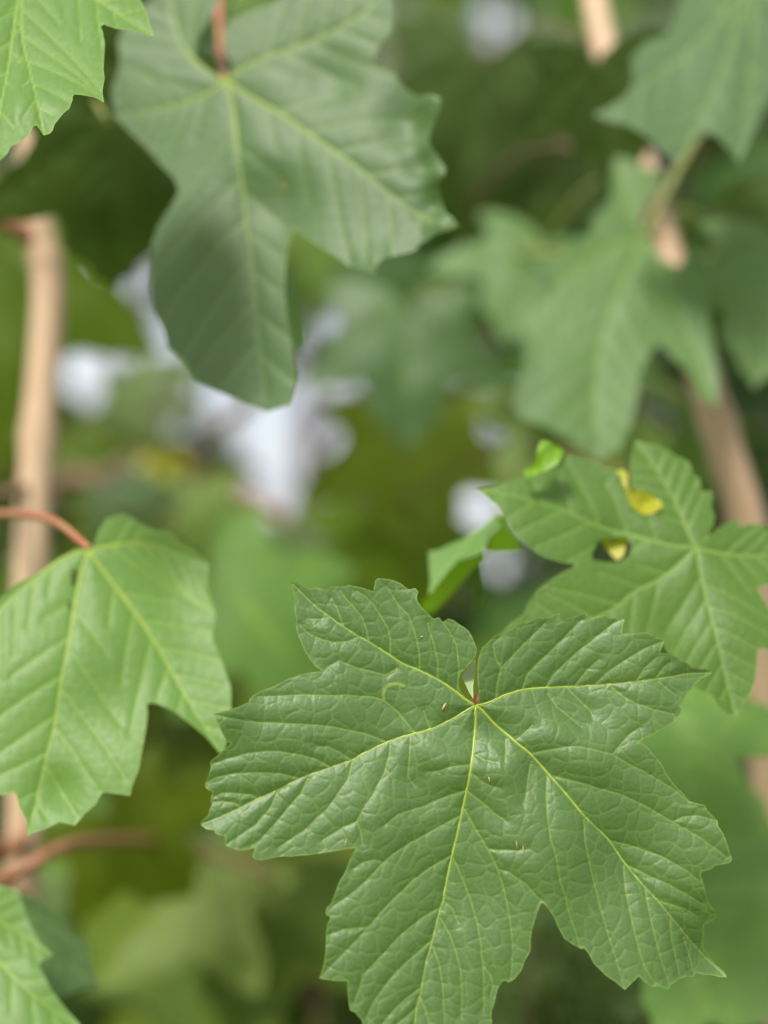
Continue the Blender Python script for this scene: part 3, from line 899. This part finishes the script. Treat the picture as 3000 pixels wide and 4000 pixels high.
G_OUT = T(('f', [780, 540, 850, 520, 940, 480, 980, 400, 960, 300, 1020, 220, 1150, 170, 1180, 60, 1250, -100, 1450, -250, 1560, -120, 1700, -200, 1900, 100, 1800, 350, 1643, 480, 1600, 600, 1550, 700, 1500, 800,
                 1460, 740, 1380, 670, 1330, 650, 1260, 700, 1200, 790, 1130, 740, 1050, 680, 950, 620, 850, 590]))
G_PRIM = [T(('f', f)) for f in ([1560, -100, 1450, 250, 1350, 500, 1200, 780], [1560, -100, 1560, 300, 1500, 790], [1560, -100, 1250, 250, 800, 545], [1560, -100, 1800, 100, 1890, 100])]
plG = Plane(2935, -80, 0.68, 0.05, 0.55, bend=0.03)
leafG, _ = traced_leaf(G_OUT, G_PRIM, plG, M['cool'], right_sap, None, 12, (), 17, 1.0, False, M['ribdim'], label='grey-green blurred leaf overlapping the yellow-green stalk')
petiole(leafG, P(2270, -600, 0.815), plG.C, 0.002, 0.0015, 'petgreen', -0.03)

# leaf C: large grey-green leaf with curled right edge
C_OUT = T(('c', [520, 335, 480, 325, 440, 290, 405, 250, 410, 170, 450, 110, 490, 60, 510, 0, 500, -60, 420, -120, 300, -80, 190, 20, 120, 60, 70, 180, 80, 280, 40, 400, 50, 500, 120, 570, 200, 650, 260, 720, 310, 770,
                 330, 830, 290, 900, 240, 980, 215, 1050, 215, 1150, 205, 1250, 220, 1340, 260, 1420, 280, 1500, 350, 1560, 390, 1640, 480, 1680, 600, 1730, 700, 1770, 800, 1740, 835, 1620, 820, 1500, 800, 1380, 790, 1280, 790, 1180,
                 795, 1060, 815, 975, 850, 1000, 900, 1040, 960, 1080, 1010, 1110, 1060, 1150, 1120, 1170, 1180, 1195, 1200, 1150, 1230, 1120, 1290, 1100, 1350, 1080, 1370, 1050, 1440, 1020, 1500, 1010, 1540, 980,
                 1520, 950, 1490, 930, 1460, 870, 1450, 800, 1490, 770, 1490, 740, 1450, 680, 1410, 620, 1420, 560, 1470, 490, 1475, 450, 1430, 430, 1360, 410, 1310, 380, 1270, 340, 1270, 310, 1230, 290, 1160, 270,
                 1200, 190, 1250, 140, 1260, 60, 1250, 0, 1300, -150, 1200, -200, 1000, -160, 850, -60, 750, 20, 640, 60, 560, 100, 530, 150, 540, 220, 570, 290, 550, 335]))
C_PRIM = [T(('c', f)) for f in ([535, 350, 560, 450, 580, 600, 595, 750, 610, 950, 650, 1200, 690, 1690], [535, 350, 640, 420, 780, 500, 950, 620, 1100, 720, 1250, 840, 1400, 940, 1530, 980], [535, 350, 650, 280, 820, 210, 1000, 130, 1150, 40, 1290, -140],
                                [535, 350, 430, 420, 250, 470, 60, 490], [535, 350, 470, 320, 350, 200, 300, 0, 400, -100])]
plC = Plane(884, 316, 0.572, -0.30, 0.20, curls=[(1610, 470, 90, -70), (1700, 420, 50, 70), (1690, 560, 50, 35), (1650, 640, 45, -40), (1720, 690, 45, 45), (1690, 790, 45, -45), (1740, 880, 45, 45), (1480, 1040, 60, 30), (1080, 780, 110, -45), (1280, 300, 80, -30), (640, 620, 160, -25), (1000, 620, 90, 24)], bend=0.02)
leafC, _ = traced_leaf(C_OUT, C_PRIM, plC, M['cool'], left_sap, None, 8, [T(('c', [765, 770, 790, 765, 805, 800, 800, 840, 785, 845, 770, 815]))], 21, 0.75, True, M['rib'],
                       label='large grey-green blurred leaf with wavy right lobe and red joint')
petiole(leafC, P(840, -500, 0.66), plC.C + np.array([0, 0.0015, 0]), 0.002, 0.0014, 'petred', 0, P(862, 190, 0.612))
flap(T(('c', [800, 1180, 830, 1200, 850, 1300, 880, 1420, 885, 1490, 850, 1510, 815, 1480, 790, 1380, 775, 1280])), Plane(1150, 1200, 0.576, 0.5, 0.6), 'pale', leafC, 'folded_edge', 10)
twig(left_sap, [P(150, -300, 0.77), P(500, -520, 0.72), P(840, -500, 0.66)], 0.003, 0.002)

# leaf D: bright leaf on a red stalk
D_OUT = T(('d', [515, 368, 440, 362, 330, 420, 230, 490, 120, 550, 0, 650, -150, 800, -300, 1000, -250, 1200, -330, 1400, -200, 1500, -150, 1650, -60, 1700, 0, 1780, 90, 1760, 110, 1850, 150, 1920, 155, 2010, 190, 1990,
                 260, 1970, 340, 1930, 430, 1950, 480, 1890, 550, 1830, 590, 1760, 650, 1770, 750, 1785, 765, 1720, 800, 1640, 820, 1520, 840, 1400, 850, 1300, 840, 1240, 900, 1240, 1000, 1290, 1080, 1350, 1180, 1430,
                 1260, 1520, 1290, 1530, 1330, 1350, 1330, 1150, 1270, 980, 1220, 860, 1240, 700, 1190, 560, 1200, 420, 1130, 350, 1040, 310, 980, 250, 880, 240, 800, 210, 720, 170, 620, 200, 570, 270, 545, 340]))
D_PRIM = [T(('d', f)) for f in ([515, 375, 470, 500, 430, 700, 400, 900, 350, 1150, 310, 1380, 250, 1600, 155, 2005], [515, 375, 600, 490, 750, 680, 870, 850, 960, 1000, 1100, 1250, 1265, 1515], [515, 375, 700, 330, 900, 320, 1190, 415],
                                [515, 375, 380, 410, 230, 510, 50, 660, -290, 1010])]
D_HOLE = [T(('d', [425, 470, 445, 480, 440, 540, 425, 590, 408, 570, 412, 510])), T(('d', [395, 650, 415, 655, 410, 710, 395, 720, 388, 690]))]
plD = Plane(349, 2154, 0.525, 0.08, 0.40, curls=[(480, 2700, 130, -30), (230, 3080, 60, -35), (700, 2250, 140, -60), (760, 2500, 150, -45), (300, 2600, 120, 20)], bend=0.02)
leafD, _ = traced_leaf(D_OUT, D_PRIM, plD, M['pale'], left_sap, None, 7, D_HOLE, 23, 0.85, True, M['rib'], ribw=0.0085, label='bright green soft-focus leaf hanging from a curved red stalk')
eD = P(-120, 2010, 0.60)
petiole(leafD, eD, plD.C + np.array([0, 0.001, 0.001]), 0.0018, 0.0014, 'petred', 0, P(170, 2020, 0.555))
twig(left_sap, [P(140, 1900, 0.744), P(-60, 1950, 0.70), eD], 0.003, 0.002)

# leaf E: bright leaf cut off by the corner
E_OUT = T(('e', [1330, 325, 1250, 310, 1150, 285, 1050, 285, 950, 265, 850, 220, 890, 300, 910, 400, 905, 520, 900, 640, 910, 720, 890, 830, 905, 930, 830, 890, 750, 880, 640, 870, 635, 920, 610, 990, 560, 1030, 520, 1070, 480, 1110,
                 460, 1160, 430, 1180, 380, 1180, 310, 1100, 250, 1200, 180, 1250, 100, 1280, 70, 1330, 0, 1400, -100, 1480, -250, 1250, -500, 1000, -700, 800, -600, 600, -800, 300, -500, 100, -500, -300, 0, -600, 250, -500, 600, -700,
                 1000, -500, 1300, -200, 1180, -60, 1260, 100, 1290, 200]))
E_PRIM = [T(('e', f)) for f in ([250, -520, 150, 0, 50, 700, -95, 1470], [250, -520, 700, -100, 1000, 120, 1320, 322], [250, -520, -200, 100, -690, 790], [250, -520, 180, 200, 280, 700, 380, 1170])]
plE = Plane(113, -235, 0.50, 0.05, 0.60, curls=[(100, 420, 60, 14)])
leafE, _ = traced_leaf(E_OUT, E_PRIM, plE, M['pale'], left_sap, None, 8, (), 29, 1.1, True, M['ribdim'], label='bright toothed leaf cut off by the corner above the upright stem')
petiole(leafE, P(140, -600, 0.77), plE.C, 0.0018, 0.0014, 'petred', -0.02)

# leaf I: bright leaf at the foot of the left stem, with a darker twin behind it
I_OUT = T(('i', [-420, 640, -200, 650, 0, 720, 90, 740, 120, 830, 160, 930, 200, 1000, 265, 1060, 190, 1110, 260, 1240, 330, 1330, 400, 1405, 380, 1500, 300, 1560, 340, 1700, 100, 1650, 0, 1800, -300, 1600, -500, 1300, -560, 1000]))
I_PRIM = [T(('i', f)) for f in ([-330, 780, -50, 1050, 150, 1250, 390, 1420], [-330, 780, -100, 860, 50, 920, 255, 1055], [-330, 780, -150, 1200, 0, 1780], [-330, 780, -420, 1000, -550, 1010])]
plI = Plane(-260, 3510, 0.53, 0.15, 0.6)
leafI, _ = traced_leaf(I_OUT, I_PRIM, plI, M['pale'], left_sap, None, 9, (), 31, 1.0, False, M['rib'], label='bright leaf low beside the upright stem, in front of a darker leaf')
petiole(leafI, P(60, 3800, 0.74), plI.C, 0.0018, 0.0014, 'petred', 0, P(-300, 3600, 0.62))
I2_OUT = T(('i', [60, 740, 100, 745, 200, 790, 300, 850, 370, 960, 440, 990, 450, 1080, 470, 1150, 492, 1218, 400, 1230, 300, 1275, 200, 1240, 60, 1300, -60, 1100, 0, 900]))
I2_PRIM = [T(('i', f)) for f in ([60, 800, 200, 950, 330, 1090, 485, 1210], [60, 800, 200, 880, 360, 970], [60, 800, 80, 1050, 70, 1280])]
plI2 = Plane(47, 3527, 0.57, 0.35, 0.2)
leafI2, _ = traced_leaf(I2_OUT, I2_PRIM, plI2, M['cool'], left_sap, None, 9, (), 33, 0.9, False, M['ribdim'], label='dark green leaf tucked behind the bright low leaf')
petiole(leafI2, P(75, 3500, 0.74), plI2.C, 0.0018, 0.0014, 'petred', 0)
# russet side shoot crossing low on the left, and a knobbly bud
twig(left_sap, [P(75, 3480, 0.742), P(-60, 3480, 0.66), P(130, 3375, 0.62), P(330, 3290, 0.68), P(700, 3300, 0.85), P(1080, 3430, 0.90)], 0.0034, 0.0022, 'twig')
twig(left_sap, [P(100, 3260, 0.742), P(10, 3340, 0.70), P(-60, 3270, 0.68), P(-120, 3180, 0.70)], 0.0042, 0.0022, 'twig')
twig(left_sap, [P(160, 960, 0.75), P(60, 890, 0.74), P(-80, 830, 0.73), P(-300, 700, 0.72)], 0.0048, 0.003, 'twig')


# ------------------------------------------------------------------ further blurred leaves of the two saplings: px, py of the joint, length in px, direction (deg, 0 = down, + = right), distance, facing, material, sapling
def spot_leaf(px, py, lpx, ang, d, tx, tz, mat, sap, stem_pt, k, label=None, pm='petgreen'):
    base = P(px, py, d)
    size = lpx * 2 * TH * d / 3000
    a = math.radians(ang)
    tip = math.sin(a) * RGT - math.cos(a) * UPV
    template_leaf(base, tip, (tx, -1, tz), size, mat, sap, k, label, stem_pt, pm)


LS = lambda y, d=0.75: P(150, y, d)
spot_leaf(610, 260, 700, -25, 0.66, 0.0, -0.25, 'bgdarkshade', left_sap, LS(-300, 0.77), 2, 'dark shaded leaf behind the grey-green leaf')  # the shade on this leaf is painted by its darkened green
spot_leaf(420, 480, 640, 5, 0.64, 0.35, -0.35, 'bgdarkshade', left_sap, LS(300, 0.76), 0, 'very dark leaf in shade between the upright stem and the grey-green leaf')  # shade here comes with the darkened leaf colour too
spot_leaf(-60, 900, 900, 5, 0.95, 0.3, 0.1, 'bgyel', left_sap, LS(700, 0.755), 1)
spot_leaf(820, 2230, 640, 40, 0.86, 0.2, 0.35, 'pale', left_sap, LS(2000, 0.744), 3)
spot_leaf(-80, 2400, 700, 25, 0.84, 0.4, -0.1, 'bgmid', left_sap, LS(2200, 0.742), 1)
spot_leaf(420, 3180, 500, 40, 0.80, 0.1, -0.2, 'bgyel', left_sap, P(700, 3300, 0.85), 4, None, 'petred')
spot_leaf(760, 3330, 620, -30, 0.92, 0.1, 0.5, 'bgmid', left_sap, P(700, 3300, 0.85), 2)
spot_leaf(1060, 3420, 620, -12, 0.96, 0.1, 0.4, 'bgmid', left_sap, P(1080, 3430, 0.90), 0)
RSx = lambda px, py, d: P(px, py, d)
spot_leaf(3060, 960, 600, -12, 0.70, -0.1, 0.45, 'palecool', right_sap, RSx(2640, 1100, 0.75), 3, 'pale blurred leaf at the frame edge right of the stalk')
spot_leaf(2760, 860, 560, 12, 0.78, -0.4, -0.3, 'bgdarkshade', right_sap, RSx(2560, 850, 0.76), 1, 'dark shaded leaf between two pale blurred leaves')  # darkened leaf stands in for the triangle of shade between the pale ones
spot_leaf(2120, 950, 480, -20, 0.84, 0.1, 0.5, 'palecool', right_sap, RSx(2500, 650, 0.77), 0)
spot_leaf(2560, 2680, 640, 12, 0.62, 0.1, 0.5, 'pale', right_sap, RSx(2985, 2700, 0.75), 4, 'pale green blurred leaf behind the right lobes of the sharp leaf')
spot_leaf(3040, 3330, 900, -30, 0.66, -0.05, 0.7, 'pale', right_sap, RSx(3040, 3500, 0.76), 2, 'large pale leaf spreading below the lower right lobe')
spot_leaf(2820, 3330, 420, 60, 0.78, 0.0, 0.6, 'bgmid', right_sap, RSx(3040, 3500, 0.76), 0)
spot_leaf(2330, 250, 480, 10, 0.72, 0.2, -0.2, 'bgdarkshade', right_sap, RSx(2500, 650, 0.77), 2, 'dark leaf hiding part of the leaning stem')
spot_leaf(1580, 1200, 560, 0, 0.90, 0.1, 0.2, 'cool', right_sap, RSx(2640, 1100, 0.75), 1)
spot_leaf(2330, 1600, 560, -40, 0.88, 0.0, 0.5, 'bgmid', right_sap, RSx(2800, 1650, 0.74), 3)

spot_leaf(1880, 250, 720, -6, 0.98, 0.2, -0.1, 'bgdarkshade', right_sap, RSx(2360, 180, 0.85), 1, None, 'bark2')
spot_leaf(2150, 420, 560, -5, 1.0, 0.1, 0.0, 'bgdarkshade', right_sap, RSx(2500, 650, 0.77), 3, None, 'bark2')
spot_leaf(1760, 880, 560, -10, 1.02, 0.1, 0.1, 'bgdarkshade', right_sap, RSx(2500, 650, 0.77), 0, None, 'bark2')
spot_leaf(1600, 1640, 520, 4, 1.0, 0.1, -0.1, 'bgyel', right_sap, RSx(2640, 1100, 0.75), 2, None, 'bark2')
spot_leaf(1480, 2000, 480, 20, 1.02, 0.3, 0.1, 'bgyel', right_sap, RSx(2925, 2100, 0.71), 4, None, 'bark2')

# ------------------------------------------------------------------ blurred saplings of the thicket behind
tones = ['bgdarkshade', 'bgmid', 'bgmid', 'bgyel', 'bgdarkshade', 'cool', 'bgmid']


def thicket_sapling(x, y, hgt, lean, label, dens=1.0, seed=0, zmin=0.55, mats=tones):
    r = random.Random(seed)
    root = empty('maple_sapling', (x, y, 0))
    tag(root, label, 'sapling', 'blurred maple saplings of the thicket')
    b = np.array([x, y, 0.0])
    ctrl = [b]
    for k in range(1, 6):
        ctrl.append(b + np.array([lean[0] * k / 5 * hgt + r.uniform(-.02, .02), lean[1] * k / 5 * hgt + r.uniform(-.02, .02), hgt * k / 5]))
    pth = smooth_path(ctrl, 5)
    n = len(pth)
    tube('stem', pth, [0.009 - 0.006 * i / (n - 1) for i in range(n)], M['bark2'], root, 8)
    z = zmin
    turn = r.uniform(0, math.pi)
    cnt = 0
    while z < hgt - 0.02:
        f = z / hgt * (n - 1)
        i = min(int(f), n - 2)
        nodep = pth[i] + (pth[i + 1] - pth[i]) * (f - i)
        for s in range(4):
            if r.random() > dens:
                continue
            a = turn + s * math.pi / 2 + r.uniform(-.4, .4)
            out = np.array([math.cos(a), math.sin(a), 0])
            size = r.uniform(0.075, 0.13)
            pl = r.uniform(0.06, 0.17)
            base = nodep + out * pl + np.array([0, 0, pl * r.uniform(-0.1, 0.5)])
            cen = base + np.array([0, 0, -0.45 * size]) + out * 0.2 * size
            px, py, d = project(cen)
            rr = 0.55 * size / (2 * TH * d / 3000)
            if d < 0.85 or in_gap(px, py, rr):
                continue
            nrm = np.array([r.uniform(-.5, .5), -0.55, 0.55 + r.uniform(-.5, .5)]) + 0.4 * out
            tip = out * r.uniform(0.2, 0.9) + np.array([r.uniform(-.4, .4), -0.2, -1.0])
            template_leaf(base, tip, nrm, size, r.choice(mats), root, r.randrange(5), None, nodep, r.choice(['petred', 'petgreen']))
            cnt += 1
        z += r.uniform(0.075, 0.12)
        turn += math.pi / 4
    return root


SAPS = [(0.33, 1.75, 2.3, (0.0, 0.0)), (0.05, 2.05, 2.5, (0.01, 0.0)), (-0.28, 1.7, 2.4, (0.0, 0.0)), (-0.05, 1.55, 2.1, (0.03, 0.0)), (0.22, 1.50, 2.2, (0.02, 0.02)), (0.60, 1.75, 2.3, (-0.02, 0.0)), (-0.58, 1.85, 2.3, (0.02, 0.0)), (0.20, 2.45, 2.7, (0.0, 0.0)), (-0.15, 3.3, 2.9, (0.0, 0.0)), (0.85, 3.2, 2.9, (0.0, 0.0)),
        (-0.42, 1.45, 2.2, (0.02, 0.0)), (0.10, 1.75, 2.3, (-0.03, 0.02)), (0.46, 1.35, 2.2, (-0.02, 0.0)), (-0.12, 1.30, 1.25, (0.05, 0.02)), (0.28, 1.20, 1.30, (0.0, 0.03)), (-0.30, 2.20, 2.3, (0.01, 0.0)),
        (0.36, 2.10, 2.3, (0.02, 0.0)), (0.75, 2.3, 2.3, (-0.03, 0.0)), (-0.80, 2.3, 2.3, (0.03, 0.0)), (0.02, 2.7, 2.4, (0.02, 0.0)), (-0.55, 3.1, 2.6, (0.0, 0.0)), (0.55, 3.0, 2.6, (0.0, 0.0))]
PAL = [('out of focus maple sapling with mostly dark green leaves in the thicket', ['bgdarkshade', 'bgdarkshade', 'bgdarkshade', 'bgmid', 'cool']),
       ('out of focus maple sapling with mostly olive yellow-green leaves in the thicket', ['bgyel', 'bgyel', 'bgmid', 'bgyel', 'bgdarkshade']),
       ('out of focus maple sapling with mixed light and dark green leaves in the thicket', ['bgmid', 'bgmid', 'bgdarkshade', 'pale', 'bgyel'])]
WHICH = [0, 0, 1, 1, 0, 0, 1, 2, 2, 0, 1, 0, 0, 2, 1, 2, 0, 1, 2, 0, 1, 2]
for i, (x, y, hgt, lean) in enumerate(SAPS):
    lab, mats = PAL[WHICH[i]]
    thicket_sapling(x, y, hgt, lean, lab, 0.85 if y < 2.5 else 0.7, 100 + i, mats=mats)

# the slanting russet branch seen against the sky gap belongs to a shoot of its own
sh = empty('maple_sapling', (-0.52, 1.22, 0))
tag(sh, 'maple sapling with a slanting brown branch and one yellowed leaf beside the bright gap', 'sapling')
top = [P(60, 2300, 1.22), P(420, 1870, 1.2), P(650, 1780, 1.18), P(830, 1690, 1.18), P(1010, 1545, 1.17)]
pth = smooth_path([np.array([-0.52, 1.22, 0.0]), np.array([-0.46, 1.22, 0.6])] + top, 6)
tube('stem', pth, [0.011 - 0.006 * i / len(pth) for i in range(len(pth))], M['bark2'], sh, 8)
tube('twig', smooth_path([P(700, 1765, 1.18), P(860, 1870, 1.17), P(1120, 2030, 1.16)], 5), 0.0035, M['twig'], sh, 8)
template_leaf(P(640, 1745, 1.15), -UPV, (0.1, -1, 0.4), 0.030, 'yellow', sh, 1, 'small yellowed leaf', P(650, 1780, 1.18))
for (px, py, lp, an, mt) in [(450, 1900, 300, 30, 'bgdarkshade'), (760, 1900, 330, 0, 'bgmid'), (560, 1980, 330, -30, 'bgyel'), (1120, 2060, 330, 30, 'bgdarkshade'), (960, 2120, 330, 10, 'bgmid'), (520, 1640, 300, 160, 'bgdarkshade'), (620, 1600, 260, 200, 'bgmid')]:
    a = math.radians(an)
    template_leaf(P(px, py, 1.14), math.sin(a) * RGT - math.cos(a) * UPV, (random.uniform(-.4, .4), -1, 0.3), lp * 2 * TH * 1.14 / 3000, mt, sh, None, None, P(600 if px < 800 else 950, 1800 if px < 800 else 1930, 1.175), 'petred')


# ------------------------------------------------------------------ leafy masses: shrub and trees
def leaf_cloud(name, centres, radii, nleaf, lsize, mat, parent, seed, gaps=True, squash=1.0):
    r = np.random.default_rng(seed)
    V, F = [], []
    base = world_of(parent)
    cents = np.asarray(centres, float)
    k = 0
    tries = 0
    while k < nleaf and tries < nleaf * 4:
        tries += 1
        j = r.integers(len(cents))
        u = r.normal(size=3); u /= np.linalg.norm(u)
        p = cents[j] + u * radii[j] * (0.55 + 0.5 * r.random()) * np.array([1, 1, squash])
        if p[2] < 0.01:
            continue
        if gaps:
            px, py, d = project(p)
            if in_gap(px, py, 0.5 * lsize / (2 * TH * d / 3000)):
                continue
        s = lsize * r.uniform(0.6, 1.25)
        n = u * 0.7 + r.normal(size=3) * 0.5 + np.array([0, 0, 0.5])
        n /= np.linalg.norm(n)
        t = np.cross(n, r.normal(size=3)); t /= np.linalg.norm(t)
        b = np.cross(n, t)
        q = p - base
        i0 = len(V)
        V += [q - t * s * 0.5, q + b * s * 0.28 - t * s * 0.05, q + t * s * 0.5 - n * s * 0.12, q - b * s * 0.28 - t * s * 0.05, q + n * s * 0.05]
        F += [(i0, i0 + 1, i0 + 4), (i0 + 1, i0 + 2, i0 + 4), (i0 + 2, i0 + 3, i0 + 4), (i0 + 3, i0, i0 + 4)]
        k += 1
    o = mesh_obj(name, V, F, mat, parent, (0, 0, 0), smooth=False)
    at = o.data.attributes.new('vein', 'FLOAT', 'POINT')
    at.data.foreach_set('value', np.repeat(r.uniform(0, 0.9, len(V) // 5), 5).astype(np.float32))
    return o


def shrub(x, y, label, cents, radii, nleaf, ls, seed, group=None):
    root = empty('shrub', (x, y, 0))
    tag(root, label, 'shrub', group)
    r = random.Random(seed)
    for k, c in enumerate(cents):
        b = np.array([x, y, 0.0])
        c = np.asarray(c, float)
        tube('stem', smooth_path([b + np.array([r.uniform(-.02, .02), r.uniform(-.02, .02), 0]), (b + c) / 2 + np.array([r.uniform(-.04, .04), r.uniform(-.04, .04), 0]), c], 5), 0.0028, M['bark2'], root, 6)
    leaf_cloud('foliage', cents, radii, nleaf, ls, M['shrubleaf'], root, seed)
    return root


cs = [P(2080, 3700, 0.86), P(2300, 3860, 0.88), P(2250, 3620, 0.92), P(2480, 3960, 0.86), P(2120, 3960, 0.90), P(2350, 4150, 0.87), P(2000, 4150, 0.92)]
shrub(cs[0][0] + 0.01, 0.92, 'fine-leaved green shrub showing below the notch of the sharp leaf', cs, [0.04] * 7, 2200, 0.012, 51)
for i, (x, y, z) in enumerate([(-0.75, 3.6, 0.55), (0.1, 3.9, 0.5), (0.9, 3.7, 0.6), (1.7, 4.4, 0.6), (-1.6, 4.4, 0.6)]):
    r = random.Random(i)
    cc = [np.array([x + r.uniform(-.45, .45), y + r.uniform(-.3, .3), z * r.uniform(0.5, 1.6)]) for _ in range(9)]
    shrub(x, y, 'blurred low bush filling the ground behind the thicket', cc, [0.3] * 9, 2600, 0.055, 60 + i, 'blurred low bushes')


def tree(x, y, hgt, rc, seed, label, nleaf):
    root = empty('tree', (x, y, 0))
    tag(root, label, 'tree', 'blurred trees behind the thicket')
    r = random.Random(seed)
    b = np.array([x, y, 0.0])
    tp = smooth_path([b, b + np.array([r.uniform(-.1, .1), 0, hgt * 0.4]), b + np.array([r.uniform(-.2, .2), 0, hgt * 0.8])], 6)
    n = len(tp)
    tube('trunk', tp, [0.11 * (1 - 0.75 * i / (n - 1)) for i in range(n)], M['bark2'], root, 10)
    cents, radii = [], []
    for k in range(26):
        an = r.uniform(0, 6.28); zz = r.uniform(0.12, 1.0)
        rad = rc * math.sqrt(r.random()) * (1.0 - 0.5 * abs(zz - 0.5))
        c = b + np.array([math.cos(an) * rad, math.sin(an) * rad, hgt * zz])
        cents.append(c); radii.append(r.uniform(0.35, 0.6))
        if k < 10:
            z0 = c[2] * 0.7
            tube('branch', smooth_path([b + np.array([0, 0, z0]), (b + np.array([0, 0, z0]) + c) / 2 + np.array([0, 0, 0.1]), c], 4), [0.03] * 5 + [0.02] * 3 + [0.01], M['bark2'], root, 6)
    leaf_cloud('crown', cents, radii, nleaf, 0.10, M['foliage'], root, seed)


for i, (x, y, h) in enumerate([(-1.9, 7.0, 4.6), (-0.4, 8.2, 5.0), (1.1, 7.4, 4.8), (2.5, 8.0, 5.0), (-3.2, 9.0, 5.2)]):
    tree(x, y, h, 1.5, 80 + i, 'blurred broadleaf tree standing beyond the maple thicket', 11000)

# ------------------------------------------------------------------ tiny bud scales fallen on the sharp leaf
CH = [((2, 482, 1165), 20, 4.5, 65, 'pointed tan bud scale lying on the sharp leaf left of its joint'),
      ((4, 1240, 1020), 20, 2.0, 68, 'thin tan husk near the left notch of the sharp leaf'),
      ((5, 841, 510), 14, 2.2, 100, 'short tan husk on the sharp leaf beside its midrib'),
      ((5, 1060, 1038), 21, 1.6, 98, 'thin pale husk on the sharp leaf, left one of a close pair'),
      ((5, 1112, 1085), 24, 1.6, 95, 'thin pale husk on the sharp leaf, right one of a close pair'),
      ((1, 1033, 1098), 4, 3.5, 40, 'tiny pale speck on the upper left lobe of the sharp leaf'),
      ((2, 300, 602), 7, 3.0, 10, 'tiny brown husk on the top lobe of the sharp leaf')]
uA = np.linalg.norm(A_PRIM[0][-1] - A_PRIM[0][0])
for (reg, x, y), hl, hw, an, lab in CH:
    c = T((reg, [x, y]))[0]
    a = math.radians(an)
    u = np.array([math.cos(a), -math.sin(a)]); v = np.array([math.sin(a), math.cos(a)])
    ring = [c + u * hl, c + u * hl * 0.3 + v * hw, c - u * hl * 0.5 + v * hw * 0.8, c - u * hl, c - u * hl * 0.5 - v * hw * 0.7, c + u * hl * 0.3 - v * hw]
    prs = [np.asarray(smooth_path(p, 4)) for p in A_PRIM]
    pp = np.array(ring + [c])
    h, _ = leaf_relief(pp, uA, prs, A_SEC, A_OUT, 3, 1.0, True)
    h = np.full(len(pp), h.max() + 0.6)
    q = plA.at(pp, h + np.array([0] * 6 + [2.0]))
    q2 = plA.at(pp, h - 2.2)
    V = list(q) + list(q2[:6])
    org = q2[:6].mean(0)
    F = [(i, (i + 1) % 6, 6) for i in range(6)] + [(i, 7 + i, 7 + (i + 1) % 6, (i + 1) % 6) for i in range(6)] + [tuple(range(12, 6, -1))]
    o = mesh_obj('bud_scale', [p - org for p in V], F, M['chip'], None, Vector(org))
    tag(o, lab, 'bud scale', 'bud scales fallen on the sharp leaf')
